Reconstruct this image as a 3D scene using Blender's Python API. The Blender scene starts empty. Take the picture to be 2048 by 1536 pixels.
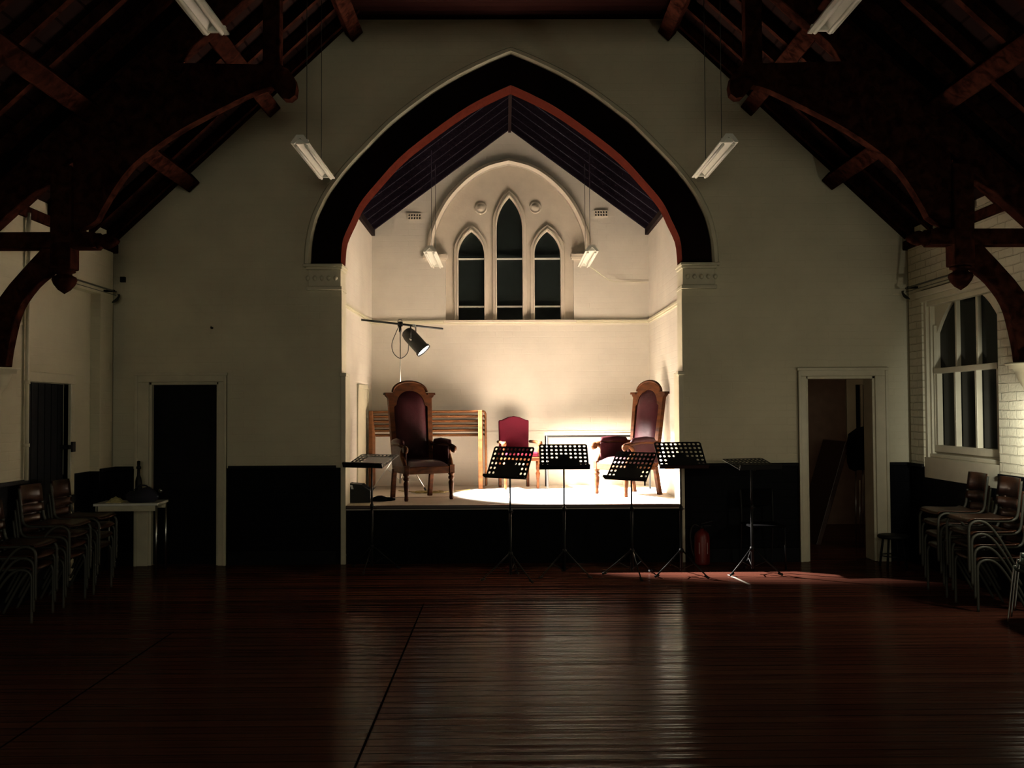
import bpy, bmesh, math, random
from mathutils import Vector, Matrix
random.seed(7)
sc = bpy.context.scene
COL = sc.collection
PI = math.pi
CX = 0.08            # centre line of the hall
WU = 4.28            # half width of the hall
WD = 10.0            # end wall front face
WB = 10.27           # end wall rear face
SD = 12.58           # stage rear wall
SU = 1.89            # stage half width
ST = 0.63            # stage height
CAMZ = 1.65

# ---------------------------------------------------------------- materials
def nt(name):
    m = bpy.data.materials.new(name); m.use_nodes = True
    t = m.node_tree; b = t.nodes['Principled BSDF']
    return m, t, b
def N(t, kind, **kw):
    n = t.nodes.new(kind)
    for k, v in kw.items():
        if k in n.inputs: n.inputs[k].default_value = v
        else: setattr(n, k, v)
    return n
def simple(name, col, rough=.5, metal=0, var=.12, scale=8, bump=.0, bscale=60, emit=None, estr=0, coat=0, spec=.5):
    m, t, b = nt(name)
    L = t.links.new
    b.inputs['Roughness'].default_value = rough
    b.inputs['Metallic'].default_value = metal
    b.inputs['Coat Weight'].default_value = coat
    b.inputs['Specular IOR Level'].default_value = spec
    tc = N(t, 'ShaderNodeTexCoord')
    no = N(t, 'ShaderNodeTexNoise', Scale=scale, Detail=4.0)
    L(tc.outputs['Object'], no.inputs['Vector'])
    rp = N(t, 'ShaderNodeValToRGB')
    c = Vector(col)
    rp.color_ramp.elements[0].position = .3; rp.color_ramp.elements[1].position = .7
    rp.color_ramp.elements[0].color = (*(c*(1-var)), 1); rp.color_ramp.elements[1].color = (*(c*(1+var)), 1)
    L(no.outputs['Fac'], rp.inputs['Fac']); L(rp.outputs['Color'], b.inputs['Base Color'])
    if bump:
        n2 = N(t, 'ShaderNodeTexNoise', Scale=bscale, Detail=3.0)
        L(tc.outputs['Object'], n2.inputs['Vector'])
        bp = N(t, 'ShaderNodeBump', Strength=bump, Distance=.01)
        L(n2.outputs['Fac'], bp.inputs['Height']); L(bp.outputs['Normal'], b.inputs['Normal'])
    if emit:
        b.inputs['Emission Color'].default_value = (*emit, 1); b.inputs['Emission Strength'].default_value = estr
    return m
def wood(name, c1, c2, rough=.4, grain=(3, 3, 40), coat=.2, spec=.5):
    m, t, b = nt(name); L = t.links.new
    tc = N(t, 'ShaderNodeTexCoord'); mp = N(t, 'ShaderNodeMapping'); mp.inputs['Scale'].default_value = grain
    no = N(t, 'ShaderNodeTexNoise', Scale=2.0, Detail=6.0, Distortion=.6)
    L(tc.outputs['Object'], mp.inputs['Vector']); L(mp.outputs['Vector'], no.inputs['Vector'])
    rp = N(t, 'ShaderNodeValToRGB'); rp.color_ramp.elements[0].position = .35; rp.color_ramp.elements[1].position = .65
    rp.color_ramp.elements[0].color = (*c1, 1); rp.color_ramp.elements[1].color = (*c2, 1)
    L(no.outputs['Fac'], rp.inputs['Fac']); L(rp.outputs['Color'], b.inputs['Base Color'])
    bp = N(t, 'ShaderNodeBump', Strength=.15, Distance=.004)
    L(no.outputs['Fac'], bp.inputs['Height']); L(bp.outputs['Normal'], b.inputs['Normal'])
    b.inputs['Roughness'].default_value = rough; b.inputs['Coat Weight'].default_value = coat
    b.inputs['Specular IOR Level'].default_value = spec
    return m
def brickwall(name, axis, col, dado=None, dcol=(.0020, .0024, .0038), bump=.5, rough=.6):
    """painted brickwork; axis 'X' = wall running along X, 'Y' = along Y; dado = height of the dark painted lower zone"""
    m, t, b = nt(name); L = t.links.new
    g = N(t, 'ShaderNodeNewGeometry'); sp = N(t, 'ShaderNodeSeparateXYZ'); cb = N(t, 'ShaderNodeCombineXYZ')
    L(g.outputs['Position'], sp.inputs[0]); L(sp.outputs[axis], cb.inputs['X']); L(sp.outputs['Z'], cb.inputs['Y'])
    br = N(t, 'ShaderNodeTexBrick', Scale=1.0)
    br.inputs['Mortar Size'].default_value = .006; br.inputs['Mortar Smooth'].default_value = .6
    br.inputs['Brick Width'].default_value = .235; br.inputs['Row Height'].default_value = .078
    nd = N(t, 'ShaderNodeTexNoise', Scale=6.0, Detail=2.0)
    L(g.outputs['Position'], nd.inputs['Vector'])
    ad = N(t, 'ShaderNodeVectorMath', operation='SCALE'); ad.inputs['Scale'].default_value = .018
    L(nd.outputs['Color'], ad.inputs[0])
    a2 = N(t, 'ShaderNodeVectorMath', operation='ADD'); L(cb.outputs[0], a2.inputs[0]); L(ad.outputs[0], a2.inputs[1])
    L(a2.outputs[0], br.inputs['Vector'])
    n1 = N(t, 'ShaderNodeTexNoise', Scale=1.6, Detail=5.0); L(g.outputs['Position'], n1.inputs['Vector'])
    rp = N(t, 'ShaderNodeValToRGB'); c = Vector(col)
    rp.color_ramp.elements[0].position = .3; rp.color_ramp.elements[1].position = .7
    rp.color_ramp.elements[0].color = (*(c*.88), 1); rp.color_ramp.elements[1].color = (*(c*1.05), 1)
    L(n1.outputs['Fac'], rp.inputs['Fac'])
    out = rp.outputs['Color']
    if dado:
        cmp_ = N(t, 'ShaderNodeMath', operation='LESS_THAN'); cmp_.inputs[1].default_value = dado
        L(sp.outputs['Z'], cmp_.inputs[0])
        mx = N(t, 'ShaderNodeMix', data_type='RGBA'); L(cmp_.outputs[0], mx.inputs['Factor'])
        L(out, mx.inputs['A']); mx.inputs['B'].default_value = (*dcol, 1); out = mx.outputs['Result']
    L(out, b.inputs['Base Color'])
    n3 = N(t, 'ShaderNodeTexNoise', Scale=35.0, Detail=3.0); L(g.outputs['Position'], n3.inputs['Vector'])
    b1 = N(t, 'ShaderNodeBump', Strength=bump, Distance=.012); b1.invert = True
    L(br.outputs['Fac'], b1.inputs['Height'])
    b2 = N(t, 'ShaderNodeBump', Strength=bump*.5, Distance=.008)
    L(n3.outputs['Fac'], b2.inputs['Height']); L(b1.outputs['Normal'], b2.inputs['Normal'])
    L(b2.outputs['Normal'], b.inputs['Normal'])
    b.inputs['Roughness'].default_value = rough
    b.inputs['Specular IOR Level'].default_value = .06
    return m
def floorboards(name):
    m, t, b = nt(name); L = t.links.new
    g = N(t, 'ShaderNodeNewGeometry')
    br = N(t, 'ShaderNodeTexBrick', Scale=1.0); br.offset = .37
    br.inputs['Mortar Size'].default_value = .0035; br.inputs['Mortar Smooth'].default_value = .3
    br.inputs['Brick Width'].default_value = 60.0; br.inputs['Row Height'].default_value = .098
    br.inputs['Color1'].default_value = (.082, .0285, .0190, 1); br.inputs['Color2'].default_value = (.050, .0165, .0115, 1)
    br.inputs['Mortar'].default_value = (.006, .002, .0015, 1)
    sh = N(t, 'ShaderNodeMapping'); sh.inputs['Location'].default_value = (11.0, 0, 0)
    L(g.outputs['Position'], sh.inputs['Vector']); L(sh.outputs['Vector'], br.inputs['Vector'])
    mp = N(t, 'ShaderNodeMapping'); mp.inputs['Scale'].default_value = (1.2, 22, 1)
    L(g.outputs['Position'], mp.inputs['Vector'])
    no = N(t, 'ShaderNodeTexNoise', Scale=2.0, Detail=6.0); L(mp.outputs['Vector'], no.inputs['Vector'])
    mr = N(t, 'ShaderNodeMapRange'); mr.inputs['To Min'].default_value = .55; mr.inputs['To Max'].default_value = 1.45
    L(no.outputs['Fac'], mr.inputs['Value'])
    mu = N(t, 'ShaderNodeVectorMath', operation='SCALE'); L(br.outputs['Color'], mu.inputs[0]); L(mr.outputs[0], mu.inputs['Scale'])
    L(mu.outputs[0], b.inputs['Base Color'])
    mr2 = N(t, 'ShaderNodeMapRange'); mr2.inputs['To Min'].default_value = .13; mr2.inputs['To Max'].default_value = .27
    n2 = N(t, 'ShaderNodeTexNoise', Scale=3.0, Detail=4.0); L(mp.outputs['Vector'], n2.inputs['Vector'])
    L(n2.outputs['Fac'], mr2.inputs['Value']); L(mr2.outputs[0], b.inputs['Roughness'])
    mp3 = N(t, 'ShaderNodeMapping'); mp3.inputs['Scale'].default_value = (.12, 9, 1)
    L(g.outputs['Position'], mp3.inputs['Vector'])
    n3 = N(t, 'ShaderNodeTexNoise', Scale=1.6, Detail=2.0); L(mp3.outputs['Vector'], n3.inputs['Vector'])
    b1 = N(t, 'ShaderNodeBump', Strength=.5, Distance=.003); b1.invert = True; L(br.outputs['Fac'], b1.inputs['Height'])
    b2 = N(t, 'ShaderNodeBump', Strength=.8, Distance=.012); L(n3.outputs['Fac'], b2.inputs['Height']); L(b1.outputs['Normal'], b2.inputs['Normal'])
    L(b2.outputs['Normal'], b.inputs['Normal'])
    b.inputs['Specular IOR Level'].default_value = .5; b.inputs['IOR'].default_value = 1.05
    return m
def boarded(name, axis, step, c, line, wd=.03, rough=.6):
    """dark boards with thin pale joints every step metres along a world axis"""
    m, t, b = nt(name); L = t.links.new
    g = N(t, 'ShaderNodeNewGeometry'); sp = N(t, 'ShaderNodeSeparateXYZ'); L(g.outputs['Position'], sp.inputs[0])
    d = N(t, 'ShaderNodeMath', operation='DIVIDE'); d.inputs[1].default_value = step; L(sp.outputs[axis], d.inputs[0])
    f = N(t, 'ShaderNodeMath', operation='FRACT'); L(d.outputs[0], f.inputs[0])
    l = N(t, 'ShaderNodeMath', operation='LESS_THAN'); l.inputs[1].default_value = wd; L(f.outputs[0], l.inputs[0])
    mx = N(t, 'ShaderNodeMix', data_type='RGBA'); L(l.outputs[0], mx.inputs['Factor'])
    mx.inputs['A'].default_value = (*c, 1); mx.inputs['B'].default_value = (*line, 1)
    L(mx.outputs['Result'], b.inputs['Base Color']); b.inputs['Roughness'].default_value = rough; b.inputs['Specular IOR Level'].default_value = .0; b.inputs['IOR'].default_value = 1.02
    bp = N(t, 'ShaderNodeBump', Strength=.6, Distance=.01); L(l.outputs[0], bp.inputs['Height']); L(bp.outputs['Normal'], b.inputs['Normal'])
    return m

CREAM = (.60, .56, .41)
M = {}
M['wall_x'] = brickwall('painted_brick_end_wall', 'X', CREAM, 1.04, bump=.25)
M['wall_y'] = brickwall('painted_brick_right_wall', 'Y', CREAM, 1.04, bump=1.0)
M['wall_l'] = brickwall('painted_brick_left_wall', 'Y', CREAM, 1.04, bump=.2)
M['stage_x'] = brickwall('painted_brick_stage_rear', 'X', (.68, .63, .545), bump=.15)
M['stage_y'] = brickwall('painted_brick_stage_side', 'Y', (.68, .63, .545), bump=.15)
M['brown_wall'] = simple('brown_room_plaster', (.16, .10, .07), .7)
M['cream'] = simple('cream_gloss_paint', (.56, .52, .38), .4, var=.06, bump=.05)
M['stone'] = simple('pale_window_stone', (.60, .53, .43), .6, var=.05, bump=.15, bscale=30)
M['white'] = simple('white_enamel', (.75, .74, .66), .35, var=.05)
M['floor'] = floorboards('red_brown_floorboards')
M['timber'] = wood('dark_red_stained_timber', (.007, .0023, .0018), (.030, .0096, .0062), .7, (6, 6, 6), 0, .0)
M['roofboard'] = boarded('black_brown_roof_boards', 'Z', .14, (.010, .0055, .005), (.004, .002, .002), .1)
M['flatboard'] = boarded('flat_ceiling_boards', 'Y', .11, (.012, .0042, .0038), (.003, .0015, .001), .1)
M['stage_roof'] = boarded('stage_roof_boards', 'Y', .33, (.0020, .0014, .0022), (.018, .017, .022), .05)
M['archdark'] = simple('oxblood_arch_paint', (.0045, .0018, .0018), .8, var=.1, spec=.05)
M['archred'] = simple('red_chamfer_paint', (.028, .0056, .0036), .95, var=.1, spec=0)
M['navy'] = simple('navy_black_gloss_paint', (.0020, .0024, .0038), .6, var=.2, bump=.1, bscale=20, spec=.12)
M['stagefront'] = simple('stage_front_paint', (.0035, .0045, .0055), .9, var=.2, bump=.2, bscale=15, spec=.05)
M['carpet'] = simple('beige_stage_covering', (.47, .42, .355), .9, var=.05, bump=.3, bscale=120, spec=.1)
M['nosing'] = wood('stage_nosing_wood', (.03, .012, .008), (.05, .02, .012))
M['black'] = simple('black_powder_coat', (.007, .007, .0075), .55, var=.1, spec=.22)
M['blackdull'] = simple('black_dull_fabric', (.0035, .0035, .004), .95, var=.2, spec=.02)
M['chrome'] = simple('dull_chrome', (.55, .55, .53), .28, 1)
M['steel'] = simple('grey_green_tube', (.045, .045, .036), .5, .05, spec=.35, bump=.1)
M['oak'] = wood('golden_oak', (.018, .0054, .0020), (.050, .0155, .0045), .6, (4, 4, 14), 0, .05)
M['beech'] = wood('beech_bench_wood', (.036, .0138, .005), (.076, .029, .010), .6, (3, 14, 14), 0, .05)
M['ply'] = wood('varnished_plywood', (.025, .0085, .0045), (.045, .015, .007), .38, (10, 3, 3), .1, .35)
M['leather'] = simple('oxblood_leather', (.018, .0030, .0046), .5, var=.25, scale=5, bump=.3, bscale=14, spec=.08)
M['seatleather'] = simple('shiny_seat_leather', (.035, .009, .013), .5, var=.2, scale=5, bump=.2, bscale=14, coat=.6)
M['crimson'] = simple('crimson_upholstery', (.040, .0026, .0070), .8, var=.12, bump=.2, bscale=80, spec=.05)
M['green'] = simple('dark_green_plastic', (.015, .035, .028), .45)
M['paper'] = simple('white_sheet_paper', (.70, .70, .72), .6, var=.03)
M['yellowpaper'] = simple('crumpled_yellow_paper', (.40, .36, .16), .7, var=.2)
M['bluebag'] = simple('navy_bag_cloth', (.007, .008, .022), .9, bump=.4, bscale=20)
M['red'] = simple('extinguisher_red', (.12, .006, .005), .45, var=.05)
M['glass'] = simple('night_window_glass', (.006, .008, .0075), .2, var=.2, spec=.12)
M['lampface'] = simple('lit_lamp_lens', (1, .95, .85), .3, emit=(1, .93, .78), estr=30, var=0)
M['cable'] = simple('yellow_brown_cable', (.16, .12, .03), .6)
M['line'] = simple('black_floor_joint', (.008, .0035, .0028), .9, spec=0)
M['whitetape'] = simple('white_floor_tape', (.5, .48, .42), .6)
M['night'] = simple('night_beyond_glass', (.005, .006, .007), .9)

# ---------------------------------------------------------------- mesh builder
AX = {'XZ': lambda x, y, t: (x, t, y), 'YZ': lambda x, y, t: (t, x, y), 'XY': lambda x, y, t: (x, y, t)}
class MB:
    def __init__(self): self.v = []; self.f = []; self.sm = []
    def add(self, vs, fs, smooth=False, tf=None):
        o = len(self.v)
        self.v += [tuple(tf(Vector(p))) if tf else tuple(p) for p in vs]
        self.f += [tuple(i+o for i in f) for f in fs]; self.sm += [smooth]*len(fs)
        return self
    def box(self, x0, x1, y0, y1, z0, z1, tf=None):
        if x0 > x1: x0, x1 = x1, x0
        vs = [(x, y, z) for x in (x0, x1) for y in (y0, y1) for z in (z0, z1)]
        fs = [(0,1,3,2),(4,6,7,5),(0,4,5,1),(2,3,7,6),(0,2,6,4),(1,5,7,3)]
        return self.add(vs, fs, tf=tf)
    def tube(self, pts, r, n=10, cap=True, tf=None, smooth=True):
        pts = [Vector(p) for p in pts]; k = len(pts)
        rs = r if isinstance(r, (list, tuple)) else [r]*k
        vs = []; fs = []; up = None
        for i, p in enumerate(pts):
            if i == 0: d = pts[1]-p
            elif i == k-1: d = p-pts[i-1]
            else: d = (pts[i+1]-p).normalized()+(p-pts[i-1]).normalized()
            d.normalize()
            if up is None: up = Vector((0,0,1)) if abs(d.z) < .9 else Vector((1,0,0))
            a = d.cross(up)
            if a.length < 1e-5: a = d.cross(Vector((0,1,0)))
            a.normalize(); b_ = a.cross(d).normalized(); up = b_
            for j in range(n):
                an = 2*PI*j/n; vs.append(p+(a*math.cos(an)+b_*math.sin(an))*rs[i])
        for i in range(k-1):
            for j in range(n):
                fs.append((i*n+j, i*n+(j+1)%n, (i+1)*n+(j+1)%n, (i+1)*n+j))
        self.add(vs, fs, smooth, tf)
        if cap:
            o = len(self.v)-len(vs)
            self.f += [tuple(o+j for j in range(n)), tuple(o+(k-1)*n+j for j in reversed(range(n)))]; self.sm += [False]*2
        return self
    def lathe(self, prof, c=(0,0,0), n=20, tf=None, a0=0, a1=2*PI):
        vs = []; fs = []; k = len(prof); full = abs(a1-a0-2*PI) < 1e-4; m_ = n if full else n+1
        for (r, z) in prof:
            for j in range(m_):
                an = a0+(a1-a0)*j/n; vs.append((c[0]+r*math.cos(an), c[1]+r*math.sin(an), c[2]+z))
        for i in range(k-1):
            for j in range(n):
                j2 = (j+1) % m_ if full else j+1
                fs.append((i*m_+j, i*m_+j2, (i+1)*m_+j2, (i+1)*m_+j))
        o = len(self.v)
        self.add(vs, fs, True, tf)
        if full:
            if prof[0][0] > 1e-4: self.f.append(tuple(o+j for j in reversed(range(n)))); self.sm.append(False)
            if prof[-1][0] > 1e-4: self.f.append(tuple(o+(k-1)*n+j for j in range(n))); self.sm.append(False)
        return self
    def loft(self, curves, close=False, tf=None, smooth=False):
        n = len(curves[0]); vs = [p for c in curves for p in c]; fs = []
        k = len(curves)
        for i in range(k if close else k-1):
            i2 = (i+1) % k
            for j in range(n-1): fs.append((i*n+j, i*n+j+1, i2*n+j+1, i2*n+j))
        if close:
            fs.append(tuple(i*n for i in range(k))); fs.append(tuple(i*n+n-1 for i in reversed(range(k))))
        return self.add(vs, fs, smooth, tf)
    def plate(self, loops, t0, t1, ax='XZ', tf=None):
        """flat shape with holes, given thickness from t0 to t1"""
        cu = bpy.data.curves.new('tmp', 'CURVE'); cu.dimensions = '2D'; cu.fill_mode = 'BOTH'
        cu.extrude = abs(t1-t0)/2
        for lp in loops:
            s = cu.splines.new('POLY'); s.points.add(len(lp)-1); s.use_cyclic_u = True
            for q, (x, y) in zip(s.points, lp): q.co = (x, y, 0, 1)
        ob = bpy.data.objects.new('tmp', cu); COL.objects.link(ob)
        dg = bpy.context.evaluated_depsgraph_get(); dg.update()
        me = bpy.data.meshes.new_from_object(ob.evaluated_get(dg))
        f = AX[ax]; tm = (t0+t1)/2
        self.add([f(v.co.x, v.co.y, tm+v.co.z) for v in me.vertices], [tuple(p.vertices) for p in me.polygons], tf=tf)
        bpy.data.objects.remove(ob); bpy.data.curves.remove(cu); bpy.data.meshes.remove(me)
        return self
    def build(self, name, mat, parent=None, bev=0, kind=None):
        me = bpy.data.meshes.new(name); me.from_pydata(self.v, [], self.f); me.update()
        bm = bmesh.new(); bm.from_mesh(me)
        for fc, s in zip(bm.faces, self.sm): fc.smooth = s
        bmesh.ops.remove_doubles(bm, verts=bm.verts, dist=1e-5)
        bmesh.ops.recalc_face_normals(bm, faces=bm.faces)
        bm.to_mesh(me); bm.free()
        me.materials.append(M[mat] if isinstance(mat, str) else mat)
        o = bpy.data.objects.new(name, me); COL.objects.link(o)
        if parent: o.parent = parent
        if bev:
            b = o.modifiers.new('Bevel', 'BEVEL'); b.width = bev; b.segments = 2; b.limit_method = 'ANGLE'
        if kind: o['kind'] = kind
        return o
def thing(name, label, cat, loc=(0,0,0), rz=0, group=None):
    o = bpy.data.objects.new(name, None); COL.objects.link(o); o.empty_display_size = .1
    o.location = loc; o.rotation_euler = (0, 0, rz)
    o['label'] = label; o['category'] = cat
    if group: o['group'] = group
    return o
def tag(o, label, cat, group=None):
    o['label'] = label; o['category'] = cat
    if group: o['group'] = group
    return o
KIDS = {}
def kids(o): return [c for c in COL.objects if c.parent == o]
def dup(root, loc, rz, label, group=None):
    def cp(o, par):
        c = o.copy(); COL.objects.link(c)
        if par: c.parent = par
        for ch in kids(o): cp(ch, c)
        return c
    r = cp(root, None); r.location = loc; r.rotation_euler = (0, 0, rz); r['label'] = label
    if group: r['group'] = group
    return r
def spline(pts, n=48):
    """Catmull-Rom through points, resampled evenly"""
    P = [Vector(p) for p in pts]; P = [2*P[0]-P[1]]+P+[2*P[-1]-P[-2]]; out = []
    for i in range(1, len(P)-2):
        for k in range(16):
            t = k/16; a, b, c, d = P[i-1:i+3]
            out.append(.5*((2*b)+(c-a)*t+(2*a-5*b+4*c-d)*t*t+(3*b-a-3*c+d)*t**3))
    out.append(P[-2])
    ln = [0]
    for i in range(1, len(out)): ln.append(ln[-1]+(out[i]-out[i-1]).length)
    res = []; j = 0
    for k in range(n+1):
        s = ln[-1]*k/n
        while j < len(ln)-2 and ln[j+1] < s: j += 1
        f = (s-ln[j])/max(1e-9, ln[j+1]-ln[j]); res.append(out[j].lerp(out[j+1], min(1, f)))
    return res
def PX(px, py, D, cx=1010, cy=820, f=1850):
    return ((px-cx)*D/f, CAMZ+(cy-py)*D/f)
def rect(x0, x1, z0, z1): return [(x0, z0), (x1, z0), (x1, z1), (x0, z1)]
def roofz(u): return 4.2+.93*(3.46-u)

# ================================================================ SETTING
MB().box(CX-WU-.3, CX+WU+1.6, -5.2, 13.6, -.1, 0).build('floor', 'floor', kind='structure')
FZ = 5.90; FU = 3.46-(FZ-4.2)/.93      # flat ceiling
# arch curves in (u, z), left half from springing to apex
AIN = [(682,527),(685,485),(692,463),(702,442),(721,403),(756,360),(802,310),(865,259),(930,213),(979,186),(1024,165)]
AOUT = [(623,527),(626,482),(636,438),(648,411),(663,383),(696,339),(733,299),(775,256),(800,234),(862,187),(920,151),(979,122),(1024,103)]
def archpts(lst, n=40):
    c = [Vector((p[0], p[1])) for p in (PX(a, b, WD) for a, b in lst)]
    L_ = spline(c, n); mid = 1010+CX*185
    ctr = PX(1024.8, 0, WD)[0]
    L_ = [Vector((CX-(ctr-q.x), q.y)) for q in L_]; L_[-1].x = CX
    R_ = [Vector((2*CX-q.x, q.y)) for q in reversed(L_[:-1])]
    return L_+R_
ain = archpts(AIN); aout = archpts(AOUT); amid = [a.lerp(b, .16) for a, b in zip(ain, aout)]
OPU = CX-ain[0].x                       # opening half width at springing
SPZ = ain[0].y
# end wall with arch opening and two doors
def door_open(x0, x1, zt): return rect(x0, x1, -.01, zt)
D1 = (PX(300, 0, WD)[0], PX(440, 0, WD)[0], 1.97); D2 = (PX(1612, 0, WD)[0], PX(1752, 0, WD)[0], 2.0)
outer = [(CX-WU-.3, 0), (D1[0], 0), (D1[0], D1[2]), (D1[1], D1[2]), (D1[1], 0), (CX-OPU, 0), (CX-OPU, SPZ)]
outer += [(a.lerp(b, .5).x, a.lerp(b, .5).y) for a, b in zip(ain, aout)]
outer += [(CX+OPU, SPZ), (CX+OPU, 0), (D2[0], 0), (D2[0], D2[2]), (D2[1], D2[2]), (D2[1], 0), (CX+WU+1.6, 0)]
outer += [(CX+WU+1.6, 3.0), (CX+WU+.3, roofz(WU+.3)+.2), (CX+FU, FZ+.15), (CX-FU, FZ+.15), (CX-WU-.3, roofz(WU+.3)+.2)]
MB().plate([outer], WD, WB).build('wall_end', 'wall_x', kind='structure')
def c3(c, D): return [(q.x, D, q.y) for q in c]
# dark painted arch band with its red chamfer
ro = MB().loft([c3(ain, 9.985), c3(aout, 9.985), c3(aout, WD+.12), c3([a.lerp(b, .02) for a, b in zip(ain, aout)], WD+.12)], close=True).build('trim_1', 'archdark', kind='structure')
mb = MB().loft([c3(ain, 9.99), c3(ain, WB+.01), c3([a.lerp(b, .5) for a, b in zip(ain, aout)], WB+.01), c3([a.lerp(b, .019) for a, b in zip(ain, aout)], 9.99)], close=True)
mb.build('trim_2', 'archred', kind='structure')
def off(c, d):
    out = []
    for i, q in enumerate(c):
        a = c[max(0, i-1)]; b = c[min(len(c)-1, i+1)]; t = (b-a).normalized(); out.append(Vector((q.x-t.y*d, q.y+t.x*d)))
    return out
h0 = off(aout, 0.0); h1 = off(aout, .02); h2 = off(aout, .055); h3 = off(aout, .075)
MB().loft([c3(h0, 10.0), c3(h0, 9.955), c3(h1, 9.925), c3(h2, 9.925), c3(h3, 9.96), c3(h3, 10.0)], close=True, smooth=False).build('trim_3', 'cream', kind='structure')
# imposts (capitals)
for k, s in enumerate((-1, 1)):
    mb = MB(); a = CX+s*(OPU-.03); b = CX+s*(2.19+.06)
    mb.box(a, b, 9.92, WB, SPZ-.03, SPZ+.0)
    mb.box(CX+s*(OPU-.02), CX+s*2.22, 9.94, WB, SPZ-.06, SPZ-.03)
    mb.box(CX+s*(OPU-.005), CX+s*2.20, 9.965, WB, SPZ-.24, SPZ-.06)
    mb.box(CX+s*(OPU-.02), CX+s*2.22, 9.945, WB, SPZ-.28, SPZ-.24)
    for q in range(5):
        x = CX+s*(OPU+.05+q*.075)
        mb.lathe([(0, 0), (.018, .01), (.026, .03), (.018, .05), (0, .06)], (x, 9.962, SPZ-.18), 10)
    mb.build('trim_%d' % (4+k), 'cream', bev=.006, kind='structure')
# corner posts of the opening, with little stops
for k, s in enumerate((-1, 1)):
    mb = MB()
    mb.box(CX+s*(OPU-.055), CX+s*(OPU+.0), 9.985, WB, 0, 2.05)
    mb.box(CX+s*(OPU-.012), CX+s*(OPU+.0), 9.99, WB, 2.05, SPZ-.28)
    mb.box(CX+s*(OPU-.065), CX+s*(OPU+.012), 9.965, 10.1, 2.02, 2.06)
    mb.build('trim_%d' % (6+k), 'cream', bev=.008, kind='structure')
# side walls with recesses
RL0, RL1 = 8.14, 9.62
def side_wall(s, name, opening=True):
    a, b = CX+s*WU, CX+s*(WU+.45)
    lo = rect(-5, WB-.35, 0, 3.75)
    holes = [rect(RL0, RL1, .93 if s > 0 else .001, 2.88)]
    m = MB().plate([lo]+holes, min(a, b), max(a, b), 'YZ').build(name, 'wall_y' if s > 0 else 'wall_l', kind='structure')
    return m
side_wall(-1, 'wall_left'); side_wall(1, 'wall_right')
MB().box(CX-WU-.4, CX+WU+.4, -5.1, -5, 0, 7).build('wall_rear', M['wall_x'], kind='structure')
# dado rails (dark) on end wall and side walls
def rail(name, *boxes):
    mb = MB()
    for b in boxes: mb.box(*b)
    return mb.build(name, 'navy', bev=.004, kind='structure')
zr0, zr1 = 1.03, 1.065
rail('trim_8', (CX-WU, D1[0]-.16, 9.975, 10.0, zr0, zr1), (D1[1]+.1, CX-OPU-.05, 9.975, 10.0, zr0, zr1))
rail('trim_9', (CX+OPU+.05, D2[0]-.09, 9.975, 10.0, zr0, zr1), (D2[1]+.13, CX+WU, 9.975, 10.0, zr0, zr1))
rail('trim_10', (CX-WU, CX-WU+.025, -5, RL0, zr0, zr1), (CX-WU, CX-WU+.025, RL1, 10, zr0, zr1))
rail('trim_11', (CX+WU-.025, CX+WU, -5, RL0, zr0, zr1), (CX+WU-.025, CX+WU, RL1, 10, zr0, zr1))
# skirting
MB().box(CX-WU, D1[0]-.16, 9.98, 10, 0, .15).box(D1[1]+.1, CX-OPU-.05, 9.98, 10, 0, .15).box(CX+OPU+.05, D2[0]-.09, 9.98, 10, 0, .15).box(D2[1]+.13, CX+WU, 9.98, 10, 0, .15).build('baseboard_end', 'navy', bev=.004, kind='structure')
# roof surfaces
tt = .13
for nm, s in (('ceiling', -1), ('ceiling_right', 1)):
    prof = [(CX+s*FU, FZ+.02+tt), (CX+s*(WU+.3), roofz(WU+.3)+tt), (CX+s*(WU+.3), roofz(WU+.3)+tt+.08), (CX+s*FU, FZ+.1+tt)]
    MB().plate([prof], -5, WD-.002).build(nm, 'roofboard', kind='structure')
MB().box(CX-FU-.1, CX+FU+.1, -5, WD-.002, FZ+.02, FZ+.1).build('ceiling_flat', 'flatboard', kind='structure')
# wall plates
for k, s in enumerate((-1, 1)):
    MB().box(CX+s*(WU-.03), CX+s*(WU+.12), -5, 9.99, 3.36, 3.46).build('trim_%d' % (12+k), 'timber', bev=.01, kind='structure')
# ---------------------------------------------------------------- doors
def frame_x(x0, x1, zt, wl, wr, wt, D, depth=.04):
    mb = MB(); y0 = D-depth
    for (a, b) in ((x0-wl, x0+.005), (x1-.005, x1+wr)):
        mb.box(a, b, y0+.012, D+.002, 0, zt-.0005)
        lo, hi = (a, a+.03) if a < x0 else (b-.03, b)
        mb.box(lo, hi, y0-.006, D, 0, zt+wt-.0305)
    mb.box(x0-wl, x1+wr, y0+.012, D+.002, zt, zt+wt)
    mb.box(x0-wl-.01, x1+wr+.01, y0-.008, D, zt+wt-.03, zt+wt)
    mb.box(x0-.001, x0+.03, D, WB-.02, 0, zt); mb.box(x1-.03, x1+.001, D, WB-.02, 0, zt); mb.box(x0, x1, D, WB-.02, zt-.03, zt)
    return mb
d1 = MB().box(D1[0]+.03, D1[1]-.03, 10.06, 10.10, .01, D1[2]-.03)
for (a, b, c, d) in ((.1, .46, .2, .75), (.1, .46, .95, 1.8), (.1, .28, .95, 1.8)):
    pass
do = d1.build('door_1', 'navy', kind='structure')
W1 = D1[1]-D1[0]
pan = MB()
for (za, zb) in ((.15, .80), (.98, 1.80)):
    for (xa, xb) in ((.11, W1/2-.04), (W1/2+.04, W1-.11)):
        pan.box(D1[0]+xa, D1[0]+xb, 10.052, 10.062, za, zb)
pan.build('door_panel', 'navy', do, bev=.006)
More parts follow.
